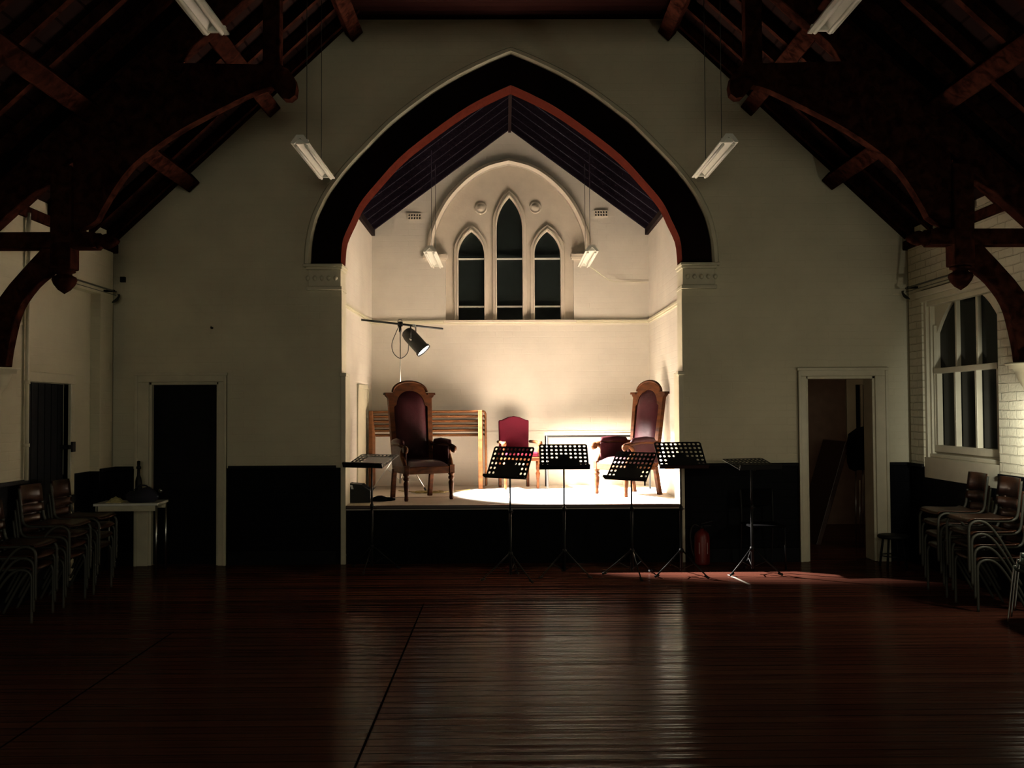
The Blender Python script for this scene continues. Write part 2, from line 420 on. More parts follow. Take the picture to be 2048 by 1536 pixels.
MB().lathe([(0, 0), (.022, .004), (.026, .02), (.018, .032), (.010, .05)], n=14, tf=lambda v: Vector((D1[0]+.12+v.x, 10.06-.05+v.z, .80+v.y))).build('door_knob', 'chrome', do)
frame_x(D1[0], D1[1], D1[2], .14, .085, .10, WD).build('door_frame', 'cream', do, bev=.004)
frame_x(D2[0], D2[1], D2[2], .085, .13, .09, WD).build('door_2', 'cream', bev=.004, kind='structure')
# left side wall: recess with plank door
XL = CX-WU; XLR = XL-.10
m = MB().box(XLR-.2, XLR, RL0, 8.26, 0, 2.9).box(XLR-.2, XLR, 9.14, RL1, 0, 2.9).box(XLR-.2, XLR, 8.26, 9.14, 1.93, 2.9)
m.build('wall_left_recess', 'wall_l', kind='structure')
d3 = MB().box(XLR-.09, XLR-.05, 8.26, 9.14, .01, 1.93)
for i in range(7): d3.box(XLR-.05, XLR-.045, 8.275+i*.124, 8.275+i*.124+.112, .02, 1.92)
do3 = d3.build('door_3', 'navy', kind='structure')
MB().box(XLR-.05, XLR+.03, 8.18, 8.26, 0, 1.93).box(XLR-.05, XLR+.03, 9.14, 9.22, 0, 1.93).box(XLR-.05, XLR+.035, 8.18, 9.22, 1.93, 2.02).build('door_frame', 'cream', do3, bev=.006)
MB().box(XLR-.045, XLR+.05, 9.06, 9.20, 1.29, 1.33).box(XLR+.03, XLR+.055, 9.13, 9.19, 1.26, 1.36).build('door_bolt', 'black', do3, bev=.004)
MB().box(XLR-.045, XLR+.05, 9.06, 9.20, .78, .82).box(XLR+.03, XLR+.055, 9.13, 9.19, .76, .84).build('door_lock', 'black', do3, bev=.004)
# ---------------------------------------------------------------- right sash window
XR = CX+WU; XG = XR+.13
wy0, wy1 = RL0+.01, RL1-.07
win = MB()
# frame board with arched opening
ga, gb = 8.27, 9.50; gm = (ga+gb)/2
def segarch(y0, y1, zs, rise, n=14, power=2):
    return [(y0+(y1-y0)*i/n, zs+rise*(1-abs(2*i/n-1)**2.2)) for i in range(n+1)]
zs = 2.42; rise = .36
arch = segarch(gb, ga, zs, rise)
op = [(ga, 1.22), (gb, 1.22)]+arch
win.plate([rect(RL0+.0, RL1, 1.05, 2.88), op], XG-.03, XG+.03, 'YZ')
w2 = win.build('window_2', 'cream', bev=.004, kind='structure')
mb = MB()
for y in (ga-.02, gb-.0):
    mb.box(XG-.06, XG+.02, y, y+.02, 1.2, 2.5)
def inner_top(y):
    return zs+rise*(1-abs(2*(y-ga)/(gb-ga)-1)**2.2)
for y in (ga+(gb-ga)*.335, ga+(gb-ga)*.665):
    mb.box(XG-.035, XG+.02, y-.017, y+.017, 2.05, inner_top(y))
    mb.box(XG-.055, XG+.00, y-.018, y+.018, 1.25, 2.03)
mb.box(XG-.07, XG+.02, ga, gb, 2.0, 2.055); mb.box(XG-.06, XG+.02, ga, gb, 1.2, 1.27)
mb.box(XG-.055, XG, gb-.045, gb, 1.25, 2.03); mb.box(XG-.055, XG, ga, ga+.045, 1.25, 2.03)
mb.build('window_sash', 'cream', w2, bev=.004)
MB().box(XG+.005, XG+.012, ga-.02, gb+.02, 1.2, 2.87).build('window_pane', 'glass', w2)
MB().box(XR+.04, XG+.03, RL0, RL1, 1.14, 1.18).build('window_sill', 'cream', w2, bev=.01)
# architrave mouldings, head and apron
mb = MB()
mb.box(XR+.02, XG-.03, RL1-.05, RL1, 1.06, 2.88).box(XR+.05, XG-.03, RL1-.09, RL1-.05, 1.06, 2.85)
mb.box(XR-.05, XG-.03, RL0, RL1+.03, 2.80, 2.86).box(XR-.02, XG-.03, RL0, RL1, 2.75, 2.80).box(XR+.03, XG-.03, RL0, RL1-.05, 2.70, 2.75)
mb.build('window_architrave', 'cream', w2, bev=.006)
MB().box(XR+.005, XG+.03, RL0, RL1, .93, 1.14).build('window_apron', 'cream', w2)
MB().box(XG+.05, XG+.06, RL0, RL1, 1.0, 2.9).build('window_backing', 'night', w2)
# ---------------------------------------------------------------- stage walls and roof
RZ = 5.49; EZ = 4.085; sl = (RZ-EZ)/SU
def P2(px, py): return PX(px, py, SD)
def lancet(xc, hw, zb, zt, zs, n=10):
    pts = [(xc-hw, zb), (xc+hw, zb), (xc+hw, zs)]
    h = zt-zs; R = (hw*hw+h*h)/(2*hw)
    for i in range(1, n): 
        a = math.asin(h/R)*i/n; pts.append((xc+hw-R+R*math.cos(a), zs+R*math.sin(a)))
    pts.append((xc, zt))
    for i in reversed(range(1, n)):
        a = math.asin(h/R)*i/n; pts.append((xc-hw+R-R*math.cos(a), zs+R*math.sin(a)))
    pts.append((xc-hw, zs)); return pts
sx = (1019.5-1010)/147.06
zbW = P2(0, 641)[1]; zsp = P2(0, 508)[1]; zap = P2(0, 330)[1]
hoodin = spline([Vector(P2(a, b)) for a, b in ((866,508),(872,462),(897,408),(932,367),(974,338),(1019.5,325))], 20)
hoodin = [Vector((q.x, q.y)) for q in hoodin]; hoodR = [Vector((2*sx-q.x, q.y)) for q in reversed(hoodin[:-1])]
hood = hoodin+hoodR
x0w, x1w = P2(892, 0)[0], P2(1149, 0)[0]
hole = [(x0w, zbW), (x1w, zbW), (x1w, zsp)]+[(q.x, q.y) for q in reversed(hood)]+[(x0w, zsp)]
gable = [(CX-SU-.2, 0), (CX+SU+.2, 0), (CX+SU+.2, EZ+.1), (CX, RZ+.25), (CX-SU-.2, EZ+.1)]
def bb(lst): return lst
MB().plate([gable, hole], SD, SD+.3).build('wall_stage_rear', 'stage_x', kind='structure')
lan = [lancet(P2(1020.5,0)[0], .176, zbW-.0, P2(0,388)[1], P2(0,452)[1]), lancet(P2(943,0)[0], .178, zbW, P2(0,458)[1], P2(0,507)[1]), lancet(P2(1097,0)[0], .178, zbW, P2(0,458)[1], P2(0,507)[1])]
def scale_l(l, xc, g):
    zb = min(p[1] for p in l); out = []
    for (x, z) in l: out.append((xc+(x-xc)*(1+g/.176), z if abs(z-zb) < 1e-6 else z+g*(1.0 if abs(x-xc) > .1 else 1.35)))
    return out
back = [(x0w-.02, zbW-.01), (x1w+.02, zbW-.01), (x1w+.02, zsp-.01)]+[(sx+(q.x-sx)*1.02, zsp+(q.y-zsp)*1.02) for q in reversed(hood)]+[(x0w-.02, zsp-.01)]
inset = [[(x, z+.012 if abs(z-zbW) < 1e-6 else z) for x, z in l] for l in lan]
w1 = MB().plate([back]+inset, SD+.07, SD+.30).build('window_1', 'stone', kind='structure')
fr = MB()
for l, xc in zip(lan, (P2(1020.5,0)[0], P2(943,0)[0], P2(1097,0)[0])):
    o = scale_l(l, xc, .055); i_ = l
    fr.plate([o, [(x, z+.01 if abs(z-zbW) < 1e-6 else z) for x, z in i_]], SD+.035, SD+.075)
    o2 = scale_l(l, xc, .022)
    fr.plate([o2, [(x, z+.01 if abs(z-zbW) < 1e-6 else z) for x, z in i_]], SD+.02, SD+.04)
fr.build('window_frame', 'stone', w1, bev=.008)
tr = MB()
for xc in (P2(1020.5,0)[0], P2(943,0)[0], P2(1097,0)[0]):
    for y in (514, 611): z = P2(0, y)[1]; tr.box(xc-.178, xc+.178, SD+.10, SD+.125, z-.011, z+.011)
tr.build('glazing_bar', 'white', w1)
for l in lan: MB().plate([l], SD+.16, SD+.17).build('window_pane', 'glass', w1)
for xx, yy in ((963, 412), (1073, 411)):
    a, z = P2(xx, yy)
    MB().lathe([(.085, 0), (.085, .012), (.07, .02), (.062, .012), (.04, .03), (0, .04)], n=20, tf=lambda v: Vector((a+v.x, SD+.07-v.z, z+v.y))).build('roundel', 'stone', w1)
ho = off(hood, .0); ho2 = off(hood, .035); ho3 = off(hood, .075)
sgn = 1
def c3s(c, D): return [(q.x, D, q.y) for q in c]
mb = MB().loft([c3s(off(hood, -.0), SD+.07), c3s(ho, SD-.02), c3s(ho2, SD-.06), c3s(ho3, SD-.045), c3s(off(hood, .09), SD)], close=True)
for s in (-1, 1):
    xa = sx+s*(sx-hood[0].x)
    mb.box(min(xa-s*.20, xa+s*.13), max(xa-s*.20, xa+s*.13), SD-.055, SD+.05, zsp-.05, zsp+.0)
    mb.box(min(xa-s*.19, xa+s*.10), max(xa-s*.19, xa+s*.10), SD-.04, SD+.05, zsp-.07, zsp-.05)
mb.build('window_hood', 'stone', w1)
MB().box(x0w-.03, x1w+.03, SD-.04, SD+.1, zbW-.03, zbW+.01).build('window_sill', 'stone', w1, bev=.006)
for k, s in enumerate((-1, 1)):
    x0, x1 = CX+s*SU, CX+s*(SU+.2)
    MB().box(x0, x1, WB, SD, 0, EZ+.1).build('wall_stage_left' if s < 0 else 'wall_stage_right', 'stage_y', kind='structure')
# string course
zc = 2.845
MB().box(CX-SU, CX+SU, SD-.035, SD, zc, zc+.025).box(CX-SU, CX+SU, SD-.02, SD, zc-.02, zc).build('trim_14', 'cream', kind='structure')
for k, s in enumerate((-1, 1)):
    MB().box(CX+s*(SU-.03), CX+s*SU, WB+.02, SD-.035, zc, zc+.025).box(CX+s*(SU-.018), CX+s*SU, WB+.02, SD-.035, zc-.02, zc).build('trim_%d' % (15+k), 'cream', kind='structure')
MB().box(CX-SU, CX+SU, SD-.008, SD, 1.35, 1.362).build('trim_17', 'stage_x', kind='structure')
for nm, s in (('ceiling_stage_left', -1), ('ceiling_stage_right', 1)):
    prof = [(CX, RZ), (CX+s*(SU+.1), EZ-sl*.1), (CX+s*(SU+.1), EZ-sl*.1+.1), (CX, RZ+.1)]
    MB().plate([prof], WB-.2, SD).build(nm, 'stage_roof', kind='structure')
MB().box(CX-.02, CX+.02, WB-.1, SD, RZ-.04, RZ+.02).build('trim_18', 'archdark', kind='structure')
for k, s in enumerate((-1, 1)):
    MB().box(CX+s*(SU-.045), CX+s*SU, WB, SD, EZ-.05, EZ+.03).build('trim_%d' % (19+k), 'archdark', kind='structure')
# wide flat reveal panel on the left stage wall
pa, pb = 11.35, 12.15
mb = MB(); X = CX-SU
mb.box(X, X+.018, pa-.05, pa, ST, 1.98).box(X, X+.018, pb, pb+.05, ST, 1.98).box(X, X+.018, pa-.05, pb+.05, 1.93, 1.98)
mb.box(X, X+.008, pa, pb, ST, 1.93)
mb.build('door_4', 'cream', bev=.004, kind='structure')
# ---------------------------------------------------------------- stage
st = thing('stage_platform', 'raised stage with beige covering and black front panel under the big arch', 'stage', (CX, WD, 0))
MB().box(-SU+.005, SU-.005, .28, SD-WD-.002, 0.02, ST).box(-OPU+.056, OPU-.056, .0, .28, ST-.05, ST).build('deck', 'carpet', st)
MB().box(-OPU+.056, OPU-.056, .01, .27, 0, ST-.05).build('front_panel', 'stagefront', st)
MB().box(-OPU+.056, OPU-.056, -.03, .012, ST-.035, ST+.002).build('nosing', 'nosing', st, bev=.008)
for i in range(1, 6): 
    pass
# dark joint across the stage floor
jo = MB().box(-SU+.02, .1, .92, .935, ST, ST+.002).build('joint', 'line', st)
# floor joints in the hall
MB().box(-.709, -.697, -1, 7.95, 0.0005, .002).build('trim_21', 'line', kind='structure')
MB().box(-2.50, -2.488, -1, 7.0, 0.0005, .0018).build('trim_22', 'line', kind='structure')
# ---------------------------------------------------------------- little room beyond the right door
rx0, rx1, ry1 = 2.9, 6.2, 13.2
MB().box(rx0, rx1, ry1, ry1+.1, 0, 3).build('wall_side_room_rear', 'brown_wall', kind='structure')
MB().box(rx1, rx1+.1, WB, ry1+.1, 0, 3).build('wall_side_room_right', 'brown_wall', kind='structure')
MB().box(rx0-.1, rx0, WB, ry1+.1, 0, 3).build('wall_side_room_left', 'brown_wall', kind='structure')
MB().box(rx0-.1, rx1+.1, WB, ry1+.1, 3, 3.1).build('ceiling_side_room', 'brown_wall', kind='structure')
def Pr(px, py, D=ry1): return PX(px, py, D)
xa, xb = Pr(1692, 0)[0], Pr(1790, 0)[0]; za, zb = .95, Pr(0, 762)[1]
w3 = MB().plate([rect(xa, xb, za, zb), rect(xa+.13, xb-.1, za+.1, zb-.08)], ry1-.06, ry1).build('window_3', 'cream', bev=.004, kind='structure')
MB().box(xa+.20, xa+.235, ry1-.05, ry1-.01, za+.1, zb-.08).box(xa+.5, xa+.535, ry1-.05, ry1-.01, za+.1, zb-.08).build('glazing_bar', 'cream', w3)
MB().box(xa+.12, xb-.09, ry1-.02, ry1-.005, za+.09, zb-.07).build('window_pane', 'glass', w3)

# ================================================================ ROOF TIMBERS
TD = 7.6
def truss():
    t = thing('roof_truss', 'dark stained hammer-beam roof truss spanning the hall before the arch', 'roof truss', (CX, TD, 0))
    th = .07
    for s in (-1, 1):
        side = 'left' if s < 0 else 'right'
        f = lambda pts: [(s*u, z) for u, z in pts]
        plow = lambda u: 3.58+.92*(3.79-u)
        MB().plate([f([(WU-.002, plow(WU)), (1.0, plow(1.0)), (1.0, plow(1.0)+.32), (WU-.002, plow(WU)+.32)])], -th, th).build('principal_rafter', 'timber', t, bev=.015)
        MB().plate([f([(WU-.002, 2.99), (3.42, 2.99), (3.42, 3.12), (WU-.002, 3.12)])], -th-.01, th+.01).build('hammer_beam', 'timber', t, bev=.012)
        MB().lathe([(.055, 0), (.075, .02), (.075, .04), (.055, .05), (.07, .09), (.055, .14), (.03, .18), (0, .20)], n=16, tf=lambda v: Vector((s*(3.44-v.z), v.x, 3.055+v.y*.9))).build('beam_finial', 'timber', t)
        po = MB().box(s*3.61, s*3.78, -th-.015, th+.015, 2.82, plow(3.7)-.0).build('hammer_post', 'timber', t, bev=.012)
        MB().lathe([(.07, 0), (.085, -.01), (.085, -.025), (.06, -.035), (.06, -.05), (.09, -.065), (.098, -.09), (.085, -.125), (.05, -.17), (.0, -.205)], (s*3.695, 0, 2.825), 20).build('pendant', 'timber', po)
        low = [(4.14, 2.02), (4.12, 2.18), (4.05, 2.47), (3.93, 2.66), (3.80, 2.78), (3.70, 2.87), (3.66, 2.99)]
        lw = [tuple(q) for q in spline([Vector(p) for p in low], 16)]
        up = [(3.86, 2.99), (3.98, 2.86), (4.12, 2.70), (4.23, 2.55), (WU-.003, 2.42), (WU-.003, 2.02)]
        MB().plate([f(lw+up)], -.055, .055).build('curved_brace', 'timber', t, bev=.012)
        ar = [(3.60, 3.13), (3.44, 3.20), (3.38, 3.30), (3.25, 3.52), (3.09, 3.71), (2.76, 3.95), (2.35, 4.17), (2.10, 4.29), (1.98, 4.32)]
        al = [tuple(q) for q in spline([Vector(p) for p in ar], 30)]
        tip = [(1.94, 4.27), (1.89, 4.22), (1.84, 4.215), (1.795, 4.25), (1.785, 4.32), (1.80, 4.39), (1.85, 4.46), (1.91, 4.50)]
        MB().plate([f(al+tip+[(2.79, 4.52), (3.61, plow(3.61)+.01)])], -.05, .05).build('arch_brace', 'timber', t, bev=.012)
        rim = spline([Vector(p) for p in ar[1:]], 30)
        MB().box(s*1.92, s*2.06, -.06, .06, 4.5, plow(2.0)).build('upper_post', 'timber', t, bev=.01)
    MB().box(-2.05, 2.05, -.06, .06, 5.12, 5.36).build('collar_beam', 'timber', t, bev=.012)
    return t
truss()
for s, side in ((-1, 'left'), (1, 'right')):
    mb = MB()
    prof = [(.0, -.28), (.03, -.27), (.07, -.22), (.12, -.15), (.15, -.08), (.16, -.05), (.20, -.045), (.20, -.02), (.23, -.015), (.23, 0), (0, 0)]
    a0 = -PI/2 if s < 0 else PI/2
    mb.lathe([(r*.9, z) for r, z in prof], (CX+s*(WU-.001), TD, 2.018), 20, a0=a0, a1=a0+PI)
    tag(mb.build('corbel', 'cream'), 'cream moulded stone corbel under the truss on the %s side wall' % side, 'corbel')
slope = math.atan(.93)
for s, side in ((-1, 'left'), (1, 'right')):
    for (u, nm) in ((3.46, 'lowest'), (2.59, 'middle'), (1.70, 'topmost')):
        z = roofz(u)-.065/math.cos(slope)
        R = Matrix.Rotation(-s*-slope if s < 0 else slope, 4, 'Y')
        R = Matrix.Rotation(s*slope, 4, 'Y')
        tf = lambda v, R=R, u=u, z=z: R @ v+Vector((CX+s*u, 0, z))
        o = MB().box(-.08, .08, -5, WD-.055, -.065, .065, tf=tf).build('purlin', 'timber', bev=.012)
        tag(o, '%s square purlin running along the %s roof slope to the end wall' % (nm, side), 'roof beam', 'purlins')
for s, side in ((-1, 'left'), (1, 'right')):
    pr = [(CX+s*(WU-.002), roofz(WU)+.05), (CX+s*(FU+.02), roofz(FU)+.05), (CX+s*(FU+.02), roofz(FU)+.128), (CX+s*(WU-.002), roofz(WU)+.128)]
    tag(MB().plate([pr], WD-.05, WD-.002).build('wall_rafter', 'timber'), 'dark rafter fixed flat against the end wall along the %s roof slope' % side, 'rafter')
words = ['first', 'second', 'third', 'fourth', 'fifth', 'sixth', 'seventh', 'eighth', 'ninth', 'tenth', 'eleventh', 'twelfth', 'thirteenth', 'fourteenth']
for s, side in ((-1, 'left'), (1, 'right')):
    for i in range(12):
        D = 9.78-i*.42
        R = Matrix.Rotation(s*slope, 4, 'Y')
        ln = (WU+.2-FU)/math.cos(slope); um = (WU+.2+FU)/2
        tf = lambda v, R=R, D=D, um=um: R @ v+Vector((CX+s*um, D, roofz(um)+.048/math.cos(slope)))
        o = MB().box(-ln/2, ln/2, -.028, .028, -.045, .045, tf=tf).build('common_rafter', 'timber')
        tag(o, 'common rafter of the %s roof slope, %s counted from the arch wall' % (side, words[i]), 'rafter', 'common rafters')
# ================================================================ FLUORESCENT FITTINGS
def batten(loc, L, top, label, group):
    t = thing('fluorescent_light', label, 'ceiling light', loc, 0, group)
    prof = [(-.078, -.01), (-.078, .0), (-.03, .065), (.03, .065), (.078, 0), (.078, -.01), (.05, -.012), (.004, .035), (-.004, .035), (-.05, -.012)]
    MB().plate([prof], -L/2, L/2).build('reflector', 'white', t)
    for s in (-1, 1):
        MB().tube([(s*.045, -L/2+.04, -.018), (s*.045, L/2-.04, -.018)], .013, 10).build('lamp_tube', 'white', t)
    for s in (-1, 1):
        MB().box(-.065, .065, s*(L/2-.03)-.015, s*(L/2-.03)+.015, -.005, .03).build('end_cap', 'white', t)
    for s in (-1, 1):
        MB().tube([(s*.0+.0, s*L*.27, .06), (0, s*L*.27, top(s)-loc[2])], .0035, 6).build('suspension_wire', 'steel', t)
        MB().lathe([(0, 0), (.02, 0), (.02, .02), (0, .025)], (0, s*L*.27, .06), 10).build('hook', 'black', t)
    return t
g1 = 'twin fluorescent fittings'
for (X, Z, D, L, lab) in (
    (-1.73, 3.93, 8.4, 1.2, 'white twin fluorescent fitting hanging left of the big arch'),
    (1.92, 3.93, 8.4, 1.2, 'white twin fluorescent fitting hanging right of the big arch'),
    (-1.73, 3.93, 4.93, 1.2, 'white twin fluorescent fitting cut by the top edge, upper left'),
    (1.92, 3.93, 4.93, 1.2, 'white twin fluorescent fitting cut by the top edge, upper right')):
    batten((X, D, Z), L, lambda s, X=X: roofz(abs(X-CX))+.1, lab, g1)
batten((-.875, 11.4, 3.52), 1.2, lambda s: RZ-sl*abs(-.875-CX), 'white twin fluorescent fitting hanging over the stage left of the window', g1)
batten((1.03, 11.4, 3.52), 1.2, lambda s: RZ-sl*abs(1.03-CX), 'white twin fluorescent fitting hanging over the stage right of the window', g1)
tag(MB().tube(spline([Vector(p) for p in ((1.03, 11.99, 3.56), (1.2, 12.3, 3.52), (1.45, 12.52, 3.40), (1.7, 12.565, 3.39), (1.95, 12.56, 3.38))], 40), .005, 6).build('lamp_cable', 'cream'), 'thin pale cable sagging from the right stage fluorescent fitting to the corner', 'cable')
# air bricks
for (px, py, lab) in ((830, 431, 'left'), (1205, 426, 'right')):
    x, z = P2(px, py)
    t = thing('air_vent', 'small terracotta air brick high on the stage wall, %s of the window' % lab, 'vent', (x, SD, z), 0, 'air bricks')
    holes = []
    for i in range(5):
        for j in range(2):
            cx, cz = -.072+i*.036, -.02+j*.04
            holes.append([(cx+.0125*math.cos(a*PI/4), cz+.0165*math.sin(a*PI/4)) for a in range(8)])
    MB().plate([rect(-.095, .095, -.045, .045)]+holes, -.02, -.002).build('grille', 'stone', t)
    MB().box(-.09, .09, -.003, -.0005, -.04, .04).build('vent_back', 'black', t)
# ================================================================ THRONE CHAIRS
def throne(loc, rz, label):
    t = thing('throne_chair', label, 'chair', loc, rz, 'high-backed ceremonial armchairs')
    lean = lambda v: Vector((v.x, v.y+max(0, v.z-.38)*.14, v.z))
    yb = .25
    # back outline
    H = 1.35; sh = 1.215
    ol = [(-.25, .34), (-.275, sh-.05), (-.305, sh-.02), (-.305, sh+.012), (-.225, sh+.012)]
    arcp = [(-.20*math.cos(a), sh+.02+(H-sh-.02)*math.sin(a)) for a in [PI*i/16 for i in range(17)]]
    ol = ol+arcp+[(-x, z) for x, z in reversed(ol)]
    inn = [(-.195, .46), (-.212, sh-.15), (-.19, sh-.135)]
    ia = [(-.178*math.cos(a), sh-.13+.175*math.sin(a)) for a in [PI*i/14 for i in range(15)]]
    inn = inn+ia+[(-x, z) for x, z in reversed(inn)]
    bf = MB().plate([ol, inn], yb-.028, yb+.028, tf=lean)
    cr = [(-.215*math.cos(a), sh+.025+(H-sh-.01)*math.sin(a)) for a in [PI*i/20 for i in range(21)]]
    bf.tube([lean(Vector((x, yb-.02, z))) for x, z in cr], .017, 8)
    for s in (-1, 1): bf.box(s*.215, s*.318, yb-.045, yb+.04, sh-.01, sh+.018, tf=lean)
    bf.build('back_frame', 'oak', t, bev=.007)
    def pad(x0, x1, z0, z1, y, d, nm='back_pad'):
        # cushioned panel: grid with a domed front
        mb = MB(); n = 12; vs = []; fs = []
        for j in range(n+1):
            for i in range(n+1):
                a, b = i/n*2-1, j/n*2-1
                x = x0+(x1-x0)*i/n; z = z0+(z1-z0)*j/n
                if b > .68:
                    k = math.sqrt(max(0, 1-((b-.68)/.32)**2*.92)); x *= k
                h = d*(1-abs(a)**4)*(1-abs(b)**6)
                vs.append((x, y-h, z))
        for j in range(n):
            for i in range(n): fs.append((j*(n+1)+i, j*(n+1)+i+1, (j+1)*(n+1)+i+1, (j+1)*(n+1)+i))
        mb.add(vs, fs, True, lean)
        mb.plate([[(p[0], p[2]) for p in [vs[i] for i in range(n+1)]+[vs[(j)*(n+1)+n] for j in range(1, n+1)]+[vs[n*(n+1)+i] for i in reversed(range(n))]+[vs[j*(n+1)] for j in reversed(range(1, n))]]], y-.004, y+.02, tf=lean)
        return mb.build(nm, 'leather', t)
    pad(-.21, .21, .45, sh+.045, yb+.004, .05)
    # seat
    tap = lambda v: Vector((v.x*(1.0+(-v.y)*.22), v.y, v.z))
    MB().box(-.262, .262, -.27, .27, .30, .385, tf=tap).build('seat_rail', 'oak', t, bev=.012)
    mb = MB(); n = 12; vs = []; fs = []
    for j in range(n+1):
        for i in range(n+1):
            a, b = i/n*2-1, j/n*2-1
            vs.append(tap(Vector((a*.25, b*.25, .385+.075*(1-abs(a)**5)*(1-abs(b)**5)))))
    for j in range(n):
        for i in range(n): fs.append((j*(n+1)+i, j*(n+1)+i+1, (j+1)*(n+1)+i+1, (j+1)*(n+1)+i))
    mb.add(vs, fs, True); mb.build('seat', 'seatleather', t)
    # legs
    for s in (-1, 1):
        prof = [(.018, 0), (.024, .02), (.020, .06), (.026, .12), (.032, .20), (.020, .225), (.034, .24), (.034, .26), (.022, .275), (.036, .29), (.036, .31)]
        MB().lathe(prof, (s*.275, -.245, 0), 14).build('leg', 'oak', t)
        MB().box(s*.275-.032, s*.275+.032, -.277, -.213, .30, .40).build('leg_block', 'oak', t, bev=.006)
        MB().box(s*.235-.026, s*.235+.026, .0, .05, 0, .34, tf=lambda v: Vector((v.x, v.y+.215+max(0, .3-v.z)*.22, v.z))).build('leg', 'oak', t, bev=.006)
        # arm: support curving up and scrolling forward, padded top
        sup = [(s*.28, -.235, .38), (s*.285, -.20, .44), (s*.29, -.15, .50), (s*.292, -.16, .56), (s*.294, -.22, .595), (s*.295, -.27, .60), (s*.295, -.29, .575), (s*.295, -.27, .55)]
        sp = spline([Vector(p) for p in sup], 24)
        ar = MB().tube(sp, [.026]*10+[.024]*15, 10)
        ar.tube([(s*.295, -.25, .605), (s*.29, -.05, .635), (s*.27, .12, .635), (s*.25, .27, .62)], .024, 10)
        ar.tube([(s*.27, -.268, .578), (s*.32, -.268, .578)], .034, 14)
        a_ = ar.build('arm', 'oak', t)
        MB().tube([(s*.293, -.18, .62), (s*.292, -.14, .655), (s*.28, .06, .665), (s*.262, .18, .655), (s*.258, .21, .63)], [.018, .034, .036, .034, .02], 12).build('arm_pad', 'leather', a_)
        MB().box(s*.25, s*.268, -.20, .25, .38, .62).build('side_pad', 'leather', t, bev=.008)
    return t
throne((-.98, 10.76, ST), math.radians(27), 'high-backed oak throne chair with dark leather, in shadow at stage left')
throne((1.46, 11.12, ST), math.radians(-58), 'high-backed oak throne chair with leather panel, spotlit beside the right stage wall')
# crimson chair
t = thing('red_chair', 'low crimson upholstered armchair against the rear stage wall', 'chair', (.165, 12.12, ST), math.radians(14))
ol = [(-.20, .44), (-.205, .885), (-.16, .89), (-.08, .925), (0, .94), (.08, .925), (.16, .89), (.205, .885), (.20, .44)]
MB().plate([ol], .19, .245).build('backrest', 'crimson', t, bev=.015)
MB().box(-.215, .215, .20, .24, .40, .46).build('back_rail', 'oak', t, bev=.006)
MB().box(-.24, .24, -.22, .22, .36, .41).build('seat_frame', 'oak', t, bev=.01)
MB().box(-.225, .225, -.21, .19, .41, .475).build('seat', 'crimson', t, bev=.02)
for s in (-1, 1):
    MB().lathe([(.016, 0), (.02, .03), (.017, .1), (.024, .16), (.03, .20), (.018, .23), (.026, .26), (.026, .37)], (s*.215, -.19, 0), 12).build('leg', 'oak', t)
    MB().box(s*.19-.018, s*.19+.018, .195, .235, 0, .42).build('leg', 'oak', t, bev=.004)
    MB().tube([(s*.235, -.18, .40), (s*.235, -.16, .50), (s*.24, -.20, .58), (s*.24, -.05, .60), (s*.22, .20, .60)], .019, 10).tube([(s*.215, -.205, .585), (s*.265, -.205, .585)], .03, 12).build('arm', 'oak', t)
# stacked benches
for k in range(6):
    top = 1.02-k*.062; y = 12.0+k*.042
    t = thing('wooden_bench', 'beech slat bench behind the left throne chair, %s from the top of its stack' % ['topmost, first', 'second', 'third', 'fourth', 'fifth', 'sixth'][k], 'bench', (-1.03, y, ST), 0, 'stacked beech benches')
    HL = .735
    for b_ in range(2):
        MB().box(-HL, HL, b_*.16, b_*.16+.13, top-.022, top).build('slat', 'beech', t, bev=.008)
    MB().box(-HL+.05, HL-.05, .03, .05, top-.034, top-.022).build('apron', 'beech', t, bev=.004)
    for s in (-1, 1):
        MB().box(s*(HL+.0), s*(HL-.055), -.034, -.002, 0, top-.0).build('leg', 'beech', t, bev=.006)
        pts = [(s*(HL-.02), .275, top-.012), (s*(HL+.018), .278, top-.02), (s*(HL+.034), .28, top-.05), (s*(HL+.038), .28, .02)]
        MB().tube(spline([Vector(p) for p in pts[:3]], 8)+[Vector(pts[3])], .014, 8).build('leg', 'beech', t)
# stage table
t = thing('stage_table', 'long white-topped table with black metal frame by the rear stage wall', 'table', (1.20, 12.14, ST))
MB().box(-.68, .68, -.25, .25, .695, .72).build('table_top', 'white', t, bev=.004)
fb = MB()
for y in (-.22, .22): fb.box(-.665, .665, y-.012, y+.012, .665, .695)
for x in (-.655, .655): fb.box(x-.012, x+.012, -.22, .22, .665, .695)
fb.build('table_frame', 'black', t)
for sx_ in (-1, 1):
    for sy in (-1, 1):
        MB().tube([(sx_*.66, sy*.225, 0), (sx_*.66, sy*.225, .67)], .013, 8).build('leg', 'black', t)
